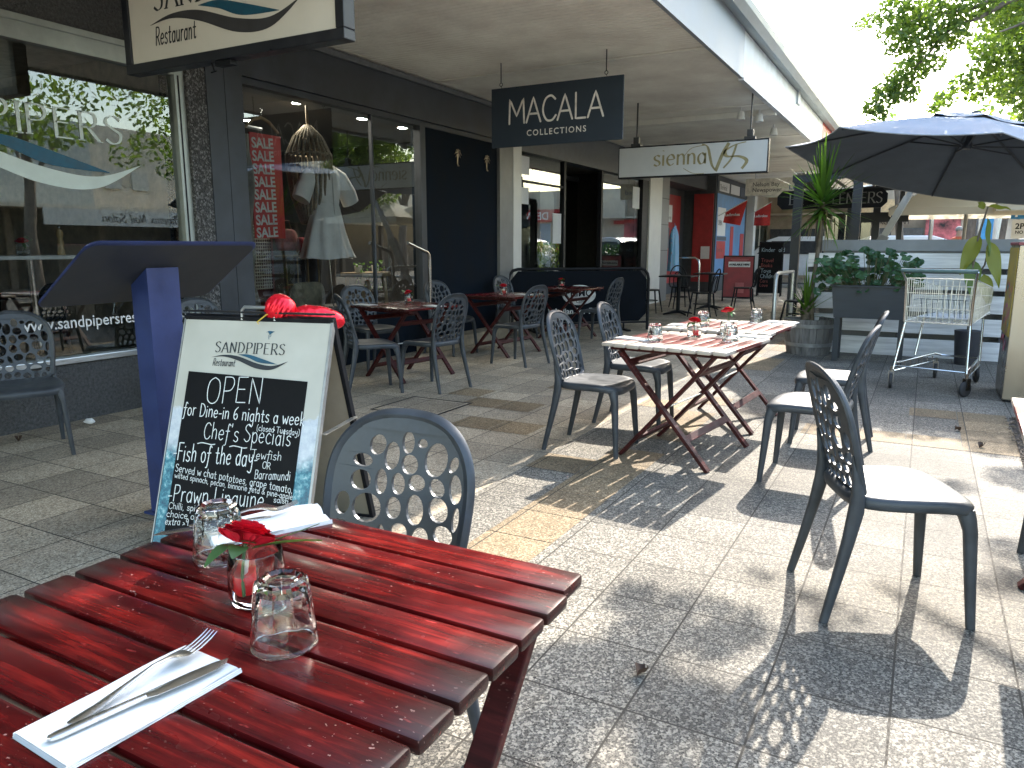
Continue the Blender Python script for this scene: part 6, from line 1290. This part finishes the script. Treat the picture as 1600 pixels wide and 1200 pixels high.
# cars
def car(label,loc,rz,colm):
    t=thing('parked_car',label,'car',loc,rz,'white cars on the road beyond the fence')
    # side profile (x along car, z)
    P=[(-2.1,.35),(-2.15,.75),(-2.05,.98),(-1.75,1.05),(-1.25,1.50),(-.9,1.62),(.5,1.62),(.9,1.5),(1.3,1.08),(1.95,.92),(2.15,.70),(2.1,.35)]
    b=MB(); n=len(P); W_=.88
    prof=[(W_*.96,lambda z:1),(W_,lambda z:1)]
    vs=[];
    for y_,f in ((-W_,0),(-W_*.97,1),(W_*.97,1),(W_,0)):
        for x,z in P:
            tum=1-.16*max(0,z-.95)/.67
            vs.append((x*(1 if f else .985),y_*tum,z if f else .35+(z-.35)*.985))
    b.add(vs,[(i*n+k,i*n+(k+1)%n,(i+1)*n+(k+1)%n,(i+1)*n+k) for i in range(3) for k in range(n)]+[tuple(range(n-1,-1,-1)),tuple(3*n+k for k in range(n))]); b.build('body',colm,t,30)
    GL_=mat('dark car glass',(.03,.035,.04),.08)
    for s_ in (1,-1):
        b=MB(); y1,y2=.885*.985*s_,.77*s_*.985; b.add([(-1.55,y1+.012*s_,1.05),(1.15,y1+.012*s_,1.05),(.75,y2+.012*s_,1.47),(-1.1,y2+.012*s_,1.47)],[(0,1,2,3)]); b.build('side_window',GL_,t)
    b=MB(); b.quad((-1.80,-.72,1.07),(-1.80,.72,1.07),(-1.31,.62,1.50),(-1.31,-.62,1.50)); b.build('rear_window',GL_,t); b=MB(); b.quad((1.34,-.74,1.08),(1.34,.74,1.08),(.95,.64,1.48),(.95,-.64,1.48)); b.build('windscreen',GL_,t)
    for x in (-1.3,1.3):
        for s_ in (1,-1):
            b=MB(Matrix.Translation((x,.80*s_,.32))@Matrix.Rotation(PI/2,4,'X')); b.lathe([(.18,-.1),(.30,-.1),(.32,-.07),(.32,.07),(.30,.1),(.18,.1)],22); wl=b.build('wheel',RUB,t,40); b=MB(Matrix.Translation((x,.80*s_,.32))@Matrix.Rotation(PI/2,4,'X')); b.lathe([(.0004,-.095),(.19,-.095),(.19,.095),(.0004,.095)],16); b.build('rim',ALU,wl)
    for s_ in (1,-1):
        b=MB(); b.box((-2.10,.70*s_,.92),(.09,.2,.22),None,.02); b.build('tail_light',mat('red lamp',(.4,.02,.02),.2),t); b=MB(); b.box((2.07,.62*s_,.76),(.12,.3,.14),None,.02); b.build('headlight',GLASS,t)
    b=MB(); b.box((-2.12,0,.62),(.06,.5,.12),None,.005); b.build('number_plate',WHT,t); return t
WC=mat('white car paint',(.72,.73,.74),.25,0,(2,.02),coat=.5)
car('white hatchback parked beyond the fence, left of the thick tree trunk',(-.6,26.9,.004),R(20),WC)
car('white car at the right edge beyond the parking sign',(3.3,27.0,.004),R(185),WC)
car('white van bodied car glimpsed through the pergola posts',(-3.6,27.6,.004),R(5),WC)
# person by the car
pr=thing('person','distant person in an orange red top walking beside the white car','person',(.75,25.6,.12),R(-70)); SKN=mat('skin',(.42,.25,.18),.6)
def skin_body():
    V={'pel':(0,0,.93,.115),'waist':(0,0,1.08,.115),'chest':(0,0,1.30,.135),'neck':(0,0,1.47,.055),'head':(.015,0,1.60,.085),'top':(.015,0,1.69,.075),'sl':(0,.17,1.40,.055),'el':(-.03,.22,1.13,.042),'hl':(.06,.22,.90,.035),'sr':(0,-.17,1.40,.055),'er':(.03,-.22,1.13,.042),'hr':(.13,-.21,.93,.035),'pl':(0,.09,.88,.085),'kl':(.10,.09,.50,.058),'al':(.02,.09,.09,.042),'tl':(.15,.09,.045,.036),'pr':(0,-.09,.88,.085),'kr':(.02,-.09,.50,.058),'ar':(-.16,-.09,.12,.042),'tr':(-.06,-.09,.05,.036)}
    E_=[('pel','waist'),('waist','chest'),('chest','neck'),('neck','head'),('head','top'),('chest','sl'),('sl','el'),('el','hl'),('chest','sr'),('sr','er'),('er','hr'),('pel','pl'),('pl','kl'),('kl','al'),('al','tl'),('pel','pr'),('pr','kr'),('kr','ar'),('ar','tr')]
    K=list(V); me=bpy.data.meshes.new('body'); me.from_pydata([V[k][:3] for k in K],[(K.index(a),K.index(c)) for a,c in E_],[]); o=bpy.data.objects.new('body',me); COL.objects.link(o); o.parent=pr
    md=o.modifiers.new('s','SKIN'); 
    for k,sv in zip(K,me.skin_vertices[0].data): sv.radius=(V[k][3],V[k][3]); sv.use_root=(k=='pel')
    md.use_smooth_shade=True; o.modifiers.new('u','SUBSURF').render_levels=1
    m,t,p=nodes('person clothing'); sx=t.nodes.new('ShaderNodeSeparateXYZ'); t.links.new(coord(t),sx.inputs[0]); c=ramp(t,sx.outputs[2],[(0,(.05,.05,.06)),(.99,(.05,.06,.09))]); 
    mr=t.nodes.new('ShaderNodeMapRange'); mr.inputs[2].default_value=1.8; t.links.new(sx.outputs[2],mr.inputs[0]); mr.inputs[1].default_value=0; mr.inputs[2].default_value=1.8
    r_=t.nodes.new('ShaderNodeValToRGB'); r_.color_ramp.interpolation='CONSTANT'; e=r_.color_ramp.elements; e[0].color=(.04,.05,.07,1); e[1].position=.54; e[1].color=(.50,.10,.05,1); q=e.new(.81); q.color=(.42,.25,.18,1); t.links.new(mr.outputs[0],r_.inputs[0]); t.links.new(r_.outputs[0],p.inputs['Base Color']); p.inputs['Roughness'].default_value=.8; me.materials.append(m)
skin_body(); b=MB(); b.sphere((-.005,0,1.665),.098,14,10,(1,1,.95)); b.build('hair',mat('grey hair',(.25,.23,.21),.8),pr,80)
# aerial on the far awning roof
an=thing('aerial','thin television aerial above the far end of the awning','aerial',(-2.0,30,3.9)); b=MB(); b.tube([(0,0,0),(0,0,1.15)],.018,6); b.build('mast',ALU,an); b=MB(); b.tube([(-.55,0,1.05),(.6,0,1.15)],.014,5); [b.tube([(-.4+k*.2,-.2,1.07+k*.02),(-.4+k*.2,.2,1.07+k*.02)],.008,4) for k in range(5)]; b.build('boom',ALU,an)
